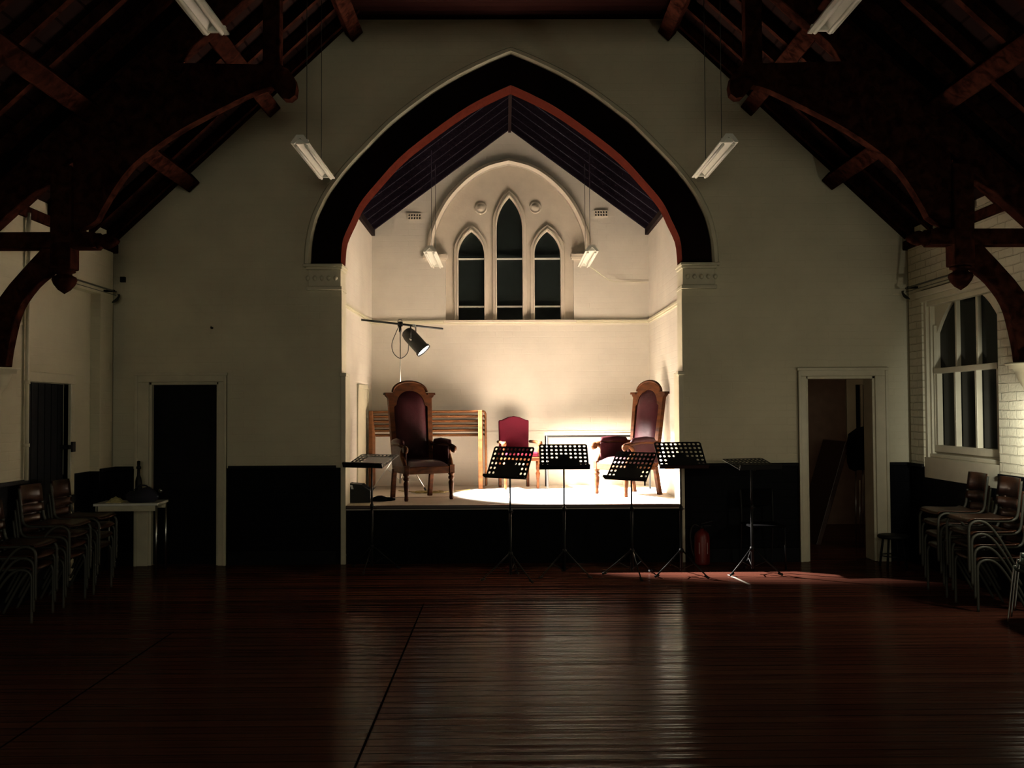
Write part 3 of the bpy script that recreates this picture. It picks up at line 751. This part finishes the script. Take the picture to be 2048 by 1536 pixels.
# ---------------------------------------------------------------- lighting stand, spotlight
SX, SYY = -1.33, 11.75
t = thing('lighting_stand', 'tall thin chrome lighting stand behind the left throne chair', 'stand', (SX, SYY, ST))
MB().tube([(0, 0, .10), (0, 0, 1.15)], .013, 10).tube([(0, 0, 1.1), (0, 0, 2.1)], .009, 10).build('pole', 'chrome', t)
MB().lathe([(0, 0), (.022, 0), (.022, .05), (0, .05)], (0, 0, 1.13), 12).tube([(0, 0, 1.15), (.035, -.01, 1.15)], .006, 8).lathe([(0,0),(.012,.006),(0,.02)], (.04, -.01, 1.14), 8).build('clamp_collar', 'black', t)
for a in (-160, -25, 80):
    c, s_ = math.cos(math.radians(a)), math.sin(math.radians(a))
    g_ = MB().tube([(0, 0, .55), (c*.36, s_*.3, .03)], .008, 8).tube([(0, 0, .14), (c*.18, s_*.15, .29)], .005, 6).build('leg', 'chrome', t)
    MB().tube([(c*.345, s_*.285, .055), (c*.37, s_*.31, .012)], .013, 8).build('rubber_foot', 'black', g_)
tb = thing('light_bar', 'black T-bar across the top of the lighting stand', 'bar', (SX, SYY, ST+2.12))
MB().tube([(-.55, -.1, .055), (.54, .1, -.055)], .0135, 10).build('crossbar', 'black', tb)
MB().lathe([(0, -.03), (.032, -.03), (.036, 0), (.032, .03), (0, .03)], (0, 0, 0), 14).tube([(0, 0, -.1), (0, 0, -.02)], .017, 10).tube([(-.03, -.03, -.01), (.035, -.035, -.01)], .008, 8).build('bar_clamp', 'black', tb)
ring = [(.028*math.cos(a), -.02, .03+.028*math.sin(a)) for a in [2*PI*i/14 for i in range(15)]]
MB().tube(ring, .004, 6).build('safety_ring', 'black', tb)
# the can: axis from rear to lens
LP = Vector((-1.02, 11.62, 2.40))                       # lens centre
AXD = Vector((1.80, -.38, -2.0)).normalized()
rear = LP-AXD*.33
ct = thing('spotlight', 'black can spotlight hanging from the bar, lit lens aimed down at the stage', 'spotlight', tuple(rear))
q = AXD.to_track_quat('Z', 'Y').to_matrix()
tf = lambda v: q @ v
canp = [(0, -.02), (.05, -.02), (.075, 0), (.088, .05), (.090, .08), (.090, .30), (.102, .302), (.102, .335), (.094, .335), (.094, .31), (.083, .30), (.083, .08), (.04, .02), (0, .02)]
MB().lathe(canp, n=28, tf=tf).build('can_body', 'black', ct)
MB().lathe([(0, .0), (.09, .0), (.09, .006), (0, .012)], (0, 0, .312), 28, tf=tf).build('lens', 'lampface', ct)
up = Vector((0, 0, 1)); side_ = AXD.cross(up).normalized()
yk = MB(); mid = AXD*.13
base = Vector((-1.10+.0, 11.77, ST+2.11))-rear
p1 = mid+side_*.105; p2 = mid-side_*.105
yk.tube([p1, p1+Vector((0, 0, .16)), p2+Vector((0, 0, .16)), p2], .008, 8)
topm = (p1+p2)/2+Vector((0, 0, .16))
yk.build('yoke', 'black', ct)
barx = topm.x+rear.x-SX
hookp = Vector((barx, barx*.1/.545, -barx*.1))+Vector((SX, SYY, ST+2.12))-rear
MB().tube([topm, (topm+hookp)/2+Vector((.0, 0, 0)), hookp], .009, 8).tube([hookp+Vector((0, -.02, .0)), hookp+Vector((0, .02, .0))], .022, 10).build('hook_clamp', 'chrome', ct)
for s in (-1, 1): MB().lathe([(0, 0), (.018, 0), (.018, .02), (0, .02)], n=10, tf=lambda v: mid+side_*s*.09+Matrix.Rotation(PI/2, 3, AXD) @ (side_.to_track_quat('Z', 'Y').to_matrix() @ v)*s).build('yoke_knob', 'chrome', ct)
# cable from can rear looping below the bar
rp = rear-LP*0
cpts = [Vector((-1.19, 11.76, 2.62))-Vector((0,0,0)), Vector((-1.22, 11.74, 2.50)), Vector((-1.235, 11.72, 2.38)), Vector((-1.32, 11.70, 2.31)), Vector((-1.41, 11.71, 2.38)), Vector((-1.43, 11.72, 2.50)), Vector((-1.38, 11.73, 2.64)), Vector((-1.345, 11.74, 2.72))]
tag(MB().tube(spline(cpts, 40), .005, 8).build('power_cable', 'black'), 'thin black cable looping below the bar beside the lit can spotlight', 'cable')
pts = []
for i in range(60):
    a = i*.55; r = .10+.03*math.sin(i*.9)
    pts.append((-.95+r*1.6*math.cos(a)+.05*math.sin(i*.31), 11.45+r*.9*math.sin(a), ST+.012+.004*(i % 3)))
pts = [(-1.35, 11.72, ST+.01), (-1.2, 11.6, ST+.01)]+pts+[(-.7, 11.55, ST+.01), (-.45, 11.8, ST+.01)]
tag(MB().tube(spline([Vector(p) for p in pts], 240), .006, 6).build('coiled_cable', 'cable'), 'yellowish cable coiled on the stage floor behind the left throne chair', 'cable')
# black wedge monitor and bits
t = thing('stage_monitor', 'small black wedge speaker at the front left corner of the stage', 'speaker', (-1.62, 10.42, ST))
MB().plate([[(-.125, 0), (.12, 0), (.12, .13), (.02, .20), (-.125, .215)]], -.10, .10).build('cabinet', 'black', t, bev=.008)
MB().box(.0, .10, -.08, .08, .0, .004, tf=lambda v: Vector((.02+v.x*.82, v.y, .204-v.x*.6))).build('speaker_grille', 'blackdull', t)
MB().box(-.10, -.075, -.103, -.10, .15, .195, tf=lambda v: Vector((v.x+(v.z-.17)*-.3, v.y, v.z))).build('badge', 'paper', t)
for (x, y, r, lab) in ((-1.42, 10.50, .055, 'small black cloth bundle on the stage floor just right of the wedge speaker'),):
    mb = MB(); mb.lathe([(0, 0), (r*1.6, 0), (r*1.75, .02), (r*1.2, .045), (r*.5, .06), (0, .062)], (0, 0, 0), 14)
    mb.tube([(.06, 0, .02), (.13, -.02, .022), (.17, .0, .018)], [.025, .022, .012], 10)
    o = mb.build('cloth_bundle', 'blackdull'); o.location = (x, y, ST); tag(o, lab, 'cloth')

# ================================================================ MUSIC STANDS
def music_stand(x, D, rz, tilt, zl, feet, label, paper=False):
    t = thing('music_stand', label, 'music stand', (x, D, 0), 0, 'black perforated music stands')
    r = .29; c_, s_ = math.cos(rz), math.sin(rz)
    W, H = .485, .335
    # desk frame: local (a across, b up the slope, n normal); lip at b = 0
    yx = Vector((c_, s_, 0)); fr = Vector((s_, -c_, 0))     # fr: towards the reader
    upv = (-fr)*math.sin(tilt)+Vector((0, 0, 1))*math.cos(tilt)
    nn = yx.cross(upv).normalized()
    hc = H*.5
    cen = Vector((0, 0, zl+hc*math.cos(tilt)))
    def tfd(v): return cen+yx*v.x+upv*(v.z-hc)+nn*(v.y)     # v.z slope, v.y towards reader
    holes = []
    rows = 6; cols = 10
    for i in range(cols):
        for j in range(rows):
            if j < 2 and 1 < i < cols-2: continue
            cx = -W/2+.031+i*(W-.062)/(cols-1); cz = .052+j*(H-.082)/(rows-1)
            holes.append([(cx+.0135*math.cos(a*PI/5), cz+.0135*math.sin(a*PI/5)) for a in range(10)])
    e = .016
    ol = [(-W/2, 0), (W/2, 0), (W/2, H-e), (W/2-e, H), (-W/2+e, H), (-W/2, H-e)]
    desk = MB().plate([ol]+holes, -.0015, .0015, tf=tfd).build('desk', 'black', t)
    MB().box(-W/2-.006, W/2+.006, -.002, .05, -.004, .0, tf=tfd).box(-W/2-.006, W/2+.006, .047, .05, -.004, .016, tf=tfd).build('lip', 'black', t)
    MB().box(-.06, .06, -.018, -.002, hc-.09, hc+.03, tf=tfd).tube([tfd(Vector((-.03, -.02, hc))), tfd(Vector((.03, -.02, hc)))], .012, 10).build('bracket', 'black', t)
    ztop = cen.z-.02
    MB().tube([(0, 0, .05), (0, 0, .66)], .0135, 12).tube([(0, 0, .64), (0, 0, ztop)], .009, 10).build('pole', 'black', t)
    MB().lathe([(0, 0), (.018, 0), (.02, .03), (.014, .045), (0, .045)], (0, 0, .645), 12).tube([(0, 0, .66), (.035, 0, .66)], .006, 8).tube([(0, 0, ztop-.04), (.028, 0, ztop-.04)], .006, 8).lathe([(0, -.014), (.014, -.01), (.014, .01), (0, .014)], (.034, 0, ztop-.04), 10).build('clamp_knob', 'black', t)
    MB().lathe([(0, 0), (.022, 0), (.024, .03), (.018, .045), (0, .045)], (0, 0, .225), 12).build('hub', 'black', t)
    for a in feet:
        a = math.radians(a); ca, sa = math.cos(a), math.sin(a)
        lg = MB().tube([(ca*.015, sa*.015, .25), (ca*r*.55, sa*r*.55, .12), (ca*r, sa*r, .014)], .0075, 8).tube([(ca*.012, sa*.012, .07), (ca*r*.5, sa*r*.5, .135)], .0045, 6).build('leg', 'black', t)
        MB().tube([(ca*(r-.035), sa*(r-.035), .026), (ca*(r+.01), sa*(r+.01), .011)], .0125, 8).build('rubber_foot', 'black', lg)
    return t, tfd, H
rd = math.radians
_, tfd, H = music_stand(-1.385, 9.62, rd(-28), rd(69), 1.07, (-100, 20, 140), 'black music stand with flat desk holding a white sheet, before the left throne chair')
o = MB().box(-.10, .21, .004, .006, .03, .25, tf=lambda v: tfd(v)).build('sheet_music', 'paper'); tag(o, 'white sheet of paper lying on the flattened music stand desk at left', 'paper')
o.location = (-1.385, 9.62, 0)
music_stand(.045, 9.05, rd(-36), rd(27), .99, (-165, -45, 75), 'black music stand with tilted desk in front of the crimson chair')
music_stand(.58, 9.2, rd(0), rd(46), 1.07, (-150, -30, 90), 'black music stand with square-on desk in front of the white-topped table')
music_stand(1.25, 9.2, rd(-42), rd(37), .955, (165, -80, 40), 'black music stand with low slanted desk in front of the spotlit throne seat')
music_stand(1.74, 9.2, rd(6), rd(42), 1.07, (-160, -40, 80), 'black music stand in front of the right corner of the arch opening')
music_stand(2.47, 9.3, rd(20), rd(74), 1.05, (-150, -30, 90), 'black music stand with nearly flat desk, alone against the dark dado')
# ================================================================ SCHOOL CHAIRS
def school_chair(loc, rz, label, group):
    t = thing('stacking_chair', label, 'chair', loc, rz, group)
    SH = .42
    for s in (-1, 1):
        x = s*.185
        leg = [(x, -.215, 0), (x, -.215, .30), (x, -.21, .37), (x, -.18, .405), (x, -.12, .415), (x, -.05, .38), (x, .03, .28), (x, .10, .16), (x, .185, 0)]
        MB().tube(spline([Vector(p) for p in leg], 44), .0115, 8).build('leg_frame', 'steel', t)
        bk = [(s*.168, -.16, .418), (s*.168, .08, .412), (s*.168, .16, .42), (s*.168, .195, .46), (s*.168, .212, .58), (s*.168, .232, .735)]
        MB().tube(spline([Vector(p) for p in bk], 30), .0115, 8).build('back_post', 'steel', t)
    n = 10; vs = []; fs = []
    mb = MB()
    prof = [(-.215, .415), (-.20, .432), (-.16, .440), (0, .434), (.12, .436), (.15, .446)]
    for th in (0, -.009):
        for (y, z) in prof:
            for i in range(n+1):
                a = i/n*2-1; vs.append((a*.19, y, z-.010*(1-a*a)+th+.0))
    m_ = n+1; K = len(prof)
    for l in range(2):
        for j in range(K-1):
            for i in range(n): o = l*K*m_; fs.append((o+j*m_+i, o+j*m_+i+1, o+(j+1)*m_+i+1, o+(j+1)*m_+i))
    for j in range(K-1):
        for i in (0, n): fs.append((j*m_+i, (j+1)*m_+i, K*m_+(j+1)*m_+i, K*m_+j*m_+i))
    for i in range(n):
        for j in (0, K-1): fs.append((j*m_+i, j*m_+i+1, K*m_+j*m_+i+1, K*m_+j*m_+i))
    mb.add(vs, fs, True); mb.build('seat', 'ply', t)
    for (z0, z1) in ((.60, .755), (.52, .585)):
        vs = []; fs = []
        for th in (0, -.009):
            for (z) in (z0, (z0+z1)/2, z1):
                for i in range(n+1):
                    a = i/n*2-1; y = .19+(z-.46)*.14+.028*(1-a*a)
                    vs.append((a*.165, y+th, z))
        for l in range(2):
            for j in range(2):
                for i in range(n): o = l*3*m_; fs.append((o+j*m_+i, o+j*m_+i+1, o+(j+1)*m_+i+1, o+(j+1)*m_+i))
        for j in range(2):
            for i in (0, n): fs.append((j*m_+i, (j+1)*m_+i, 3*m_+(j+1)*m_+i, 3*m_+j*m_+i))
        for i in range(n):
            for j in (0, 2): fs.append((j*m_+i, j*m_+i+1, 3*m_+j*m_+i+1, 3*m_+j*m_+i))
        MB().add(vs, fs, True).build('back_panel', 'ply', t)
    return t
proto = None
posn = {0: 'bottommost', 1: 'second from the bottom', 2: 'third from the bottom', 3: 'topmost'}
def stack(x, D, rz, n, where, group, dx, sp=.105):
    global proto
    for k in range(n):
        nm = 'topmost' if k == n-1 else posn[k]
        lab = 'plywood and steel-tube chair, %s in the %s' % (nm, where)
        loc = (x+dx*k, D, sp*k)
        if proto is None: proto = school_chair(loc, rz, lab, group)
        else: dup(proto, loc, rz, lab, group)
# facing -X on the right side (local -Y -> -X): rz = -90
stack(4.03, 7.68, rd(-90), 4, 'nearest stack by the right wall', 'stacked chairs on the right', -.022)
stack(4.05, 8.24, rd(-91), 4, 'farther stack by the right wall', 'stacked chairs on the right', -.022)
stack(-3.94, 7.50, rd(92), 3, 'nearest stack by the left wall', 'stacked chairs on the left', .015, .09)
stack(-3.94, 8.07, rd(88), 4, 'middle stack by the left wall', 'stacked chairs on the left', .015, .09)
stack(-3.94, 8.62, rd(90), 4, 'farthest stack by the left wall', 'stacked chairs on the left', .015, .09)
# green seated chairs at the right edge
for k in range(3):
    nm = ['bottommost', 'middle', 'topmost'][k]
    t = thing('green_chair', 'dark green seated wire-leg chair at the right edge, %s of its stack' % nm, 'chair', (4.07+.0*k, 6.95-.05*k, .055*k), rd(-90), 'green chairs at the right edge')
    mb = MB(); n = 12; vs = []; fs = []
    for j in range(n+1):
        for i in range(n+1):
            a, b = i/n*2-1, j/n*2-1
            k_ = math.sqrt(max(0, 1-.35*b**4)); kk = math.sqrt(max(0, 1-.35*a**4))
            vs.append((a*.21*k_, b*.20*kk, .445-.012*(1-a*a)*(1-b*b)-.02*max(0, -b)**4))
    o2 = len(vs); vs += [(p[0]*.97, p[1]*.97, p[2]-.018) for p in vs]
    for j in range(n):
        for i in range(n):
            q_ = (j*(n+1)+i, j*(n+1)+i+1, (j+1)*(n+1)+i+1, (j+1)*(n+1)+i); fs.append(q_); fs.append(tuple(o2+v for v in q_))
    for i in range(n):
        for (a, b) in ((i, i+1), (n*(n+1)+i, n*(n+1)+i+1), (i*(n+1), (i+1)*(n+1)), (i*(n+1)+n, (i+1)*(n+1)+n)): fs.append((a, b, b+o2, a+o2))
    mb.add(vs, fs, True).build('seat', 'green', t)
    for s in (-1, 1):
        MB().tube(spline([Vector(p) for p in ((s*.17, -.22, .0), (s*.165, -.17, .40), (s*.165, -.14, .425), (s*.165, .12, .425), (s*.17, .15, .40), (s*.18, .21, .0))], 30), .007, 8).build('leg_frame', 'chrome', t)
        MB().tube(spline([Vector(p) for p in ((s*.16, .12, .425), (s*.17, .19, .45), (s*.175, .24, .62), (s*.17, .25, .76))], 16), .007, 8).build('back_post', 'chrome', t)
    vs = []; fs = []
    for th in (0, -.015):
        for z in (.60, .68, .78):
            for i in range(n+1):
                a = i/n*2-1; vs.append((a*.19, .225+(z-.6)*.1+.03*(1-a*a)+th, z-.02*a*a*(1 if z > .7 else 0)))
    m_ = n+1
    for l in range(2):
        for j in range(2):
            for i in range(n): o = l*3*m_; fs.append((o+j*m_+i, o+j*m_+i+1, o+(j+1)*m_+i+1, o+(j+1)*m_+i))
    for j in range(2):
        for i in (0, n): fs.append((j*m_+i, (j+1)*m_+i, 3*m_+(j+1)*m_+i, 3*m_+j*m_+i))
    for i in range(n):
        for j in (0, 2): fs.append((j*m_+i, j*m_+i+1, 3*m_+j*m_+i+1, 3*m_+j*m_+i))
    MB().add(vs, fs, True).build('backrest', 'green', t)
# ================================================================ LEFT TABLE
t = thing('side_table', 'small white-topped table with thin metal legs beside the left door', 'table', (-3.85, 9.60, 0), rd(4))
MB().box(-.325, .31, -.19, .19, .70, .725).build('table_top', 'white', t, bev=.004)
MB().box(-.305, .29, -.17, -.15, .645, .70).box(-.305, .29, .15, .17, .645, .70).build('apron', 'cream', t)
for a in (-1, 1):
    for b in (-1, 1): MB().tube([(a*.29, b*.165, 0), (a*.29, b*.165, .70)], .011, 8).build('leg', 'chrome', t)
ZT = .725
mb = MB()
mb.lathe([(0, 0), (.13, 0), (.16, .03), (.165, .07), (.13, .11), (.07, .135), (0, .14)], n=18, tf=lambda v: Vector((v.x, v.y*.7, v.z*(1+.15*math.sin(v.x*25)))))
mb.tube(spline([Vector(p) for p in ((-.08, 0, .12), (-.04, 0, .165), (.04, 0, .165), (.08, 0, .12))], 12), .008, 8)
o = mb.build('cloth_bag', 'bluebag'); o.location = (-3.74, 9.58, ZT); tag(o, 'dark blue cloth bag on the right end of the small white table', 'bag')
mb = MB(); n = 9; vs = []; fs = []
random.seed(3)
for j in range(n):
    for i in range(n):
        a, b = i/(n-1)*2-1, j/(n-1)*2-1
        vs.append((a*.08, b*.06, (.004+.04*(1-a*a)*(1-b*b)*(1+random.uniform(-.5, .5)))))
o2 = len(vs); vs += [(p[0], p[1], 0) for p in vs]
for j in range(n-1):
    for i in range(n-1):
        q_ = (j*n+i, j*n+i+1, (j+1)*n+i+1, (j+1)*n+i); fs.append(q_); fs.append(tuple(o2+v for v in q_))
for i in range(n-1):
    for (a, b) in ((i, i+1), ((n-1)*n+i, (n-1)*n+i+1), (i*n, (i+1)*n), (i*n+n-1, (i+1)*n+n-1)): fs.append((a, b, b+o2, a+o2))
o = mb.add(vs, fs).build('paper_wrapper', 'yellowpaper'); o.location = (-4.0, 9.55, ZT); tag(o, 'crumpled yellowish paper on the small white table left of the bag', 'paper')
t = thing('bottle', 'tall thin dark bottle with a cap on the small table before the door frame', 'bottle', (-3.84, 9.735, ZT))
MB().lathe([(0, 0), (.030, 0), (.033, .02), (.033, .20), (.026, .235), (.016, .26), (.014, .34), (0, .345)], n=16).build('bottle_body', 'black', t)
MB().lathe([(.0, .33), (.024, .33), (.024, .352), (.015, .36), (.017, .41), (0, .415)], n=14).build('cap', 'black', t)
# pipes, rails, brackets
tag(MB().tube([(XL+.03, 8.10, 1.06), (XL+.03, 8.10, 3.4)], .018, 10).lathe([(0, 0), (.026, 0), (.026, .03), (0, .03)], (XL+.03, 8.10, 1.9), 10).lathe([(0, 0), (.026, 0), (.026, .03), (0, .03)], (XL+.03, 8.10, 1.35), 10).build('wall_pipe', 'cream'), 'painted vertical pipe on the left wall beside the plank door', 'pipe')
for s, side in ((-1, 'left'), (1, 'right')):
    x = CX+s*(WU-.10)
    t = thing('curtain_rail', 'long thin rail with hanging cords high on the %s side wall' % side, 'rail', (x, 8.9, 2.92))
    MB().tube([(0, -.72, 0), (0, .86, 0)], .009, 8).tube([(s*.0, -.72, -.04), (0, .86, -.04)], .004, 6).build('rail_tube', 'steel', t)
    for y in (-.66, .80): MB().box(min(-.01, s*.10), max(.01, s*.10), y-.012, y+.012, -.012, .012).build('bracket', 'black', t)
    lp = [Vector((-s*.02*math.sin(i*.8), .86+.05*math.cos(i*.7), -.02-.10*abs(math.sin(i*.35)))) for i in range(24)]
    MB().tube(spline(lp, 80), .006, 6).build('cord_loops', 'steel', t)
    if s < 0:
        o = MB().box(-.028, .028, 0, .03, -.03, .03).lathe([(0, 0), (.02, 0), (.012, .02), (0, .02)], (0, -.0, -.0), 10).build('wall_box', 'black', bev=.004); o.location = (-4.12, WD-.031, 3.08); tag(o, 'small dark junction box high on the end wall in the left corner', 'box')
o = MB().lathe([(0, 0), (.014, 0), (.010, .02), (.012, .03), (0, .032)], n=10, tf=lambda v: Vector((v.x, -v.z, v.y))).tube([(0, -.02, 0), (0, -.035, .0), (0, -.04, .02)], .004, 6).build('wall_hook', 'black')
o.location = (PX(425, 0, WD)[0], WD, PX(0, 653, WD)[1]); tag(o, 'tiny dark hook on the cream wall above the left door', 'hook')
# extinguisher
t = thing('fire_extinguisher', 'red fire extinguisher standing on the floor right of the stage', 'fire extinguisher', (2.085, 9.86, 0))
MB().lathe([(0, 0), (.070, 0), (.078, .01), (.080, .03), (.080, .29), (.070, .33), (.045, .355), (.022, .365), (.022, .38), (0, .38)], n=24).build('cylinder', 'red', t)
MB().lathe([(0, .38), (.024, .38), (.026, .41), (0, .412)], n=12).box(-.01, .10, -.008, .008, .405, .415).box(-.01, .11, -.008, .008, .425, .435, tf=lambda v: Vector((v.x, v.y, v.z+max(0, v.x)*.25))).build('valve_handle', 'black', t)
MB().tube(spline([Vector(p) for p in ((-.02, 0, .40), (-.09, -.01, .42), (-.125, -.02, .34), (-.12, -.03, .18), (-.09, -.03, .08))], 24), .010, 8).build('hose', 'black', t)
MB().box(-.045, .045, -.082, -.070, .12, .24, tf=lambda v: Vector((v.x, -math.sqrt(max(0, .0812**2-v.x**2)) if v.y < -.075 else -math.sqrt(max(0, .0795**2-v.x**2)), v.z))).build('label_panel', 'paper', t)
# tape on floor
o = MB().box(-.012, .012, -.26, .26, 0.0005, .002).build('floor_tape', 'whitetape'); o.location = (2.25, 8.98, 0); o.rotation_euler = (0, 0, rd(8)); tag(o, 'short white strip on the floor near the last music stand', 'tape')
# dark chair behind the right-most music stand
t = thing('folding_chair', 'dark metal chair against the dado behind the flat music stand', 'chair', (2.68, 9.66, 0), rd(4))
for s in (-1, 1):
    MB().tube(spline([Vector(p) for p in ((s*.17, .22, 0), (s*.17, .17, .45), (s*.17, .19, .80))], 20), .011, 8).build('back_post', 'black', t)
    MB().tube([(s*.17, -.19, 0), (s*.17, -.16, .43)], .011, 8).build('leg', 'black', t)
MB().box(-.18, .18, -.18, .17, .43, .455).build('seat', 'blackdull', t, bev=.01)
MB().box(-.17, .17, .175, .20, .62, .80).build('backrest', 'blackdull', t, bev=.01)
# low stool by the right door
t = thing('low_stool', 'low dark wooden stool in front of the right door jamb', 'stool', (4.02, 9.62, 0), rd(10))
MB().lathe([(0, .30), (.14, .30), (.15, .31), (.15, .325), (.14, .335), (0, .335)], n=24).build('seat', 'black', t)
for a in range(4):
    c, s_ = math.cos(a*PI/2+.6), math.sin(a*PI/2+.6)
    MB().tube([(c*.10, s_*.10, .31), (c*.14, s_*.14, 0)], .012, 8).build('leg', 'black', t)
MB().tube([(.12*math.cos(i*PI/8), .12*math.sin(i*PI/8), .12) for i in range(17)], .006, 6).build('foot_ring', 'black', t)
# things in the little room
t = thing('covered_stand', 'tall black cloth-covered bundle on chrome tubes seen through the right doorway', 'stand', (4.28, 11.0, 0))
mb = MB(); rows = []
for (w, d, z, sh_) in ((.17, .10, .92, 0), (.19, .12, 1.0, .0), (.19, .13, 1.2, .0), (.17, .12, 1.33, .0), (.12, .08, 1.40, .04), (.05, .03, 1.42, .06)):
    rows.append([(sh_+w*math.copysign(abs(math.cos(a))**.6, math.cos(a))*(1+.06*math.sin(5*a)), d*math.copysign(abs(math.sin(a))**.6, math.sin(a)), z+.015*math.sin(3*a)) for a in [2*PI*i/24 for i in range(25)]])
mb.loft(rows, smooth=True).build('cover', 'blackdull', t)
for (x, y, z1) in ((-.085, -.05, .80), (-.05, -.06, .98), (-.02, -.05, .82), (.02, -.06, .98), (-.085, .07, .95), (.05, .07, .95)):
    MB().tube([(x-.01, y, 0), (x, y, z1)], .007, 8).build('tube_leg', 'chrome', t)
t = thing('trestle_table', 'folded brown table leaning in the dark room beyond the right doorway', 'table', (3.78, 11.6, 0))
lean2 = lambda v: Vector((v.x+v.z*.30, v.y, v.z))
MB().box(-.03, .03, -.40, .40, 0, 1.25, tf=lean2).build('table_top', M['nosing'], t, bev=.006)
for y in (-.3, .3): MB().box(.03, .055, y-.02, y+.02, .05, 1.1, tf=lean2).build('leg', 'black', t)

# ================================================================ LIGHT
def light(kind, name, loc, energy, color, **kw):
    l = bpy.data.lights.new(name, kind); l.energy = energy; l.color = color
    for k, v in kw.items(): setattr(l, k, v)
    o = bpy.data.objects.new(name, l); COL.objects.link(o); o.location = loc
    return o
WARM = (1.0, .91, .82)
spot = light('SPOT', 'stage_spot_beam', tuple(LP+AXD*.02), 38000, WARM, spot_size=rd(60), spot_blend=.9, shadow_soft_size=.06)
spot.rotation_euler = (-AXD).to_track_quat('Z', 'Y').to_euler()
lamp = light('POINT', 'hall_lamp_right', (4.10, 6.95, 1.35), 20, (1.0, .92, .70), shadow_soft_size=.06)
wl = light('SPOT', 'hall_lamp_beam', (4.06, 7.02, 1.42), 110, (1.0, .98, .87), spot_size=rd(74), spot_blend=.9, shadow_soft_size=.05)
wl.rotation_euler = (Vector((-.5, -.75, .0))).to_track_quat('Z', 'Y').to_euler()
amb = light('AREA', 'hall_glow_rear', (0.3, -3.5, 2.2), 90, (1.0, .93, .69), shape='RECTANGLE', size=3.0, size_y=1.5)
amb.rotation_euler = (rd(82), 0, 0)
rm = light('POINT', 'side_room_fill', (4.5, 10.7, 2.75), 6, (1.0, .75, .5), shadow_soft_size=.1)  # added fill with no fitting, brightens bundle and tubes behind the right doorway
w = bpy.data.worlds.new('night'); sc.world = w; w.use_nodes = True
w.node_tree.nodes['Background'].inputs[0].default_value = (.01, .012, .015, 1); w.node_tree.nodes['Background'].inputs[1].default_value = .2
# ================================================================ CAMERA
cd = bpy.data.cameras.new('camera'); cam = bpy.data.objects.new('camera', cd); COL.objects.link(cam)
cd.sensor_width = 36; cd.lens = 36*1850/2048; cd.clip_start = .05; cd.clip_end = 100
yaw = -math.atan(14/1850); pitch = math.atan(52/1850); roll = rd(-.3)
Rm = Matrix.Rotation(yaw, 4, 'Z') @ Matrix.Rotation(PI/2+pitch, 4, 'X') @ Matrix.Rotation(roll, 4, 'Z')
cam.matrix_world = Matrix.Translation((0, 0, CAMZ)) @ Rm
sc.camera = cam
sc.view_settings.view_transform = 'Standard'; sc.view_settings.look = 'None'; sc.view_settings.gamma = 1
sc.view_settings.use_curve_mapping = False; sc.view_settings.exposure = 0
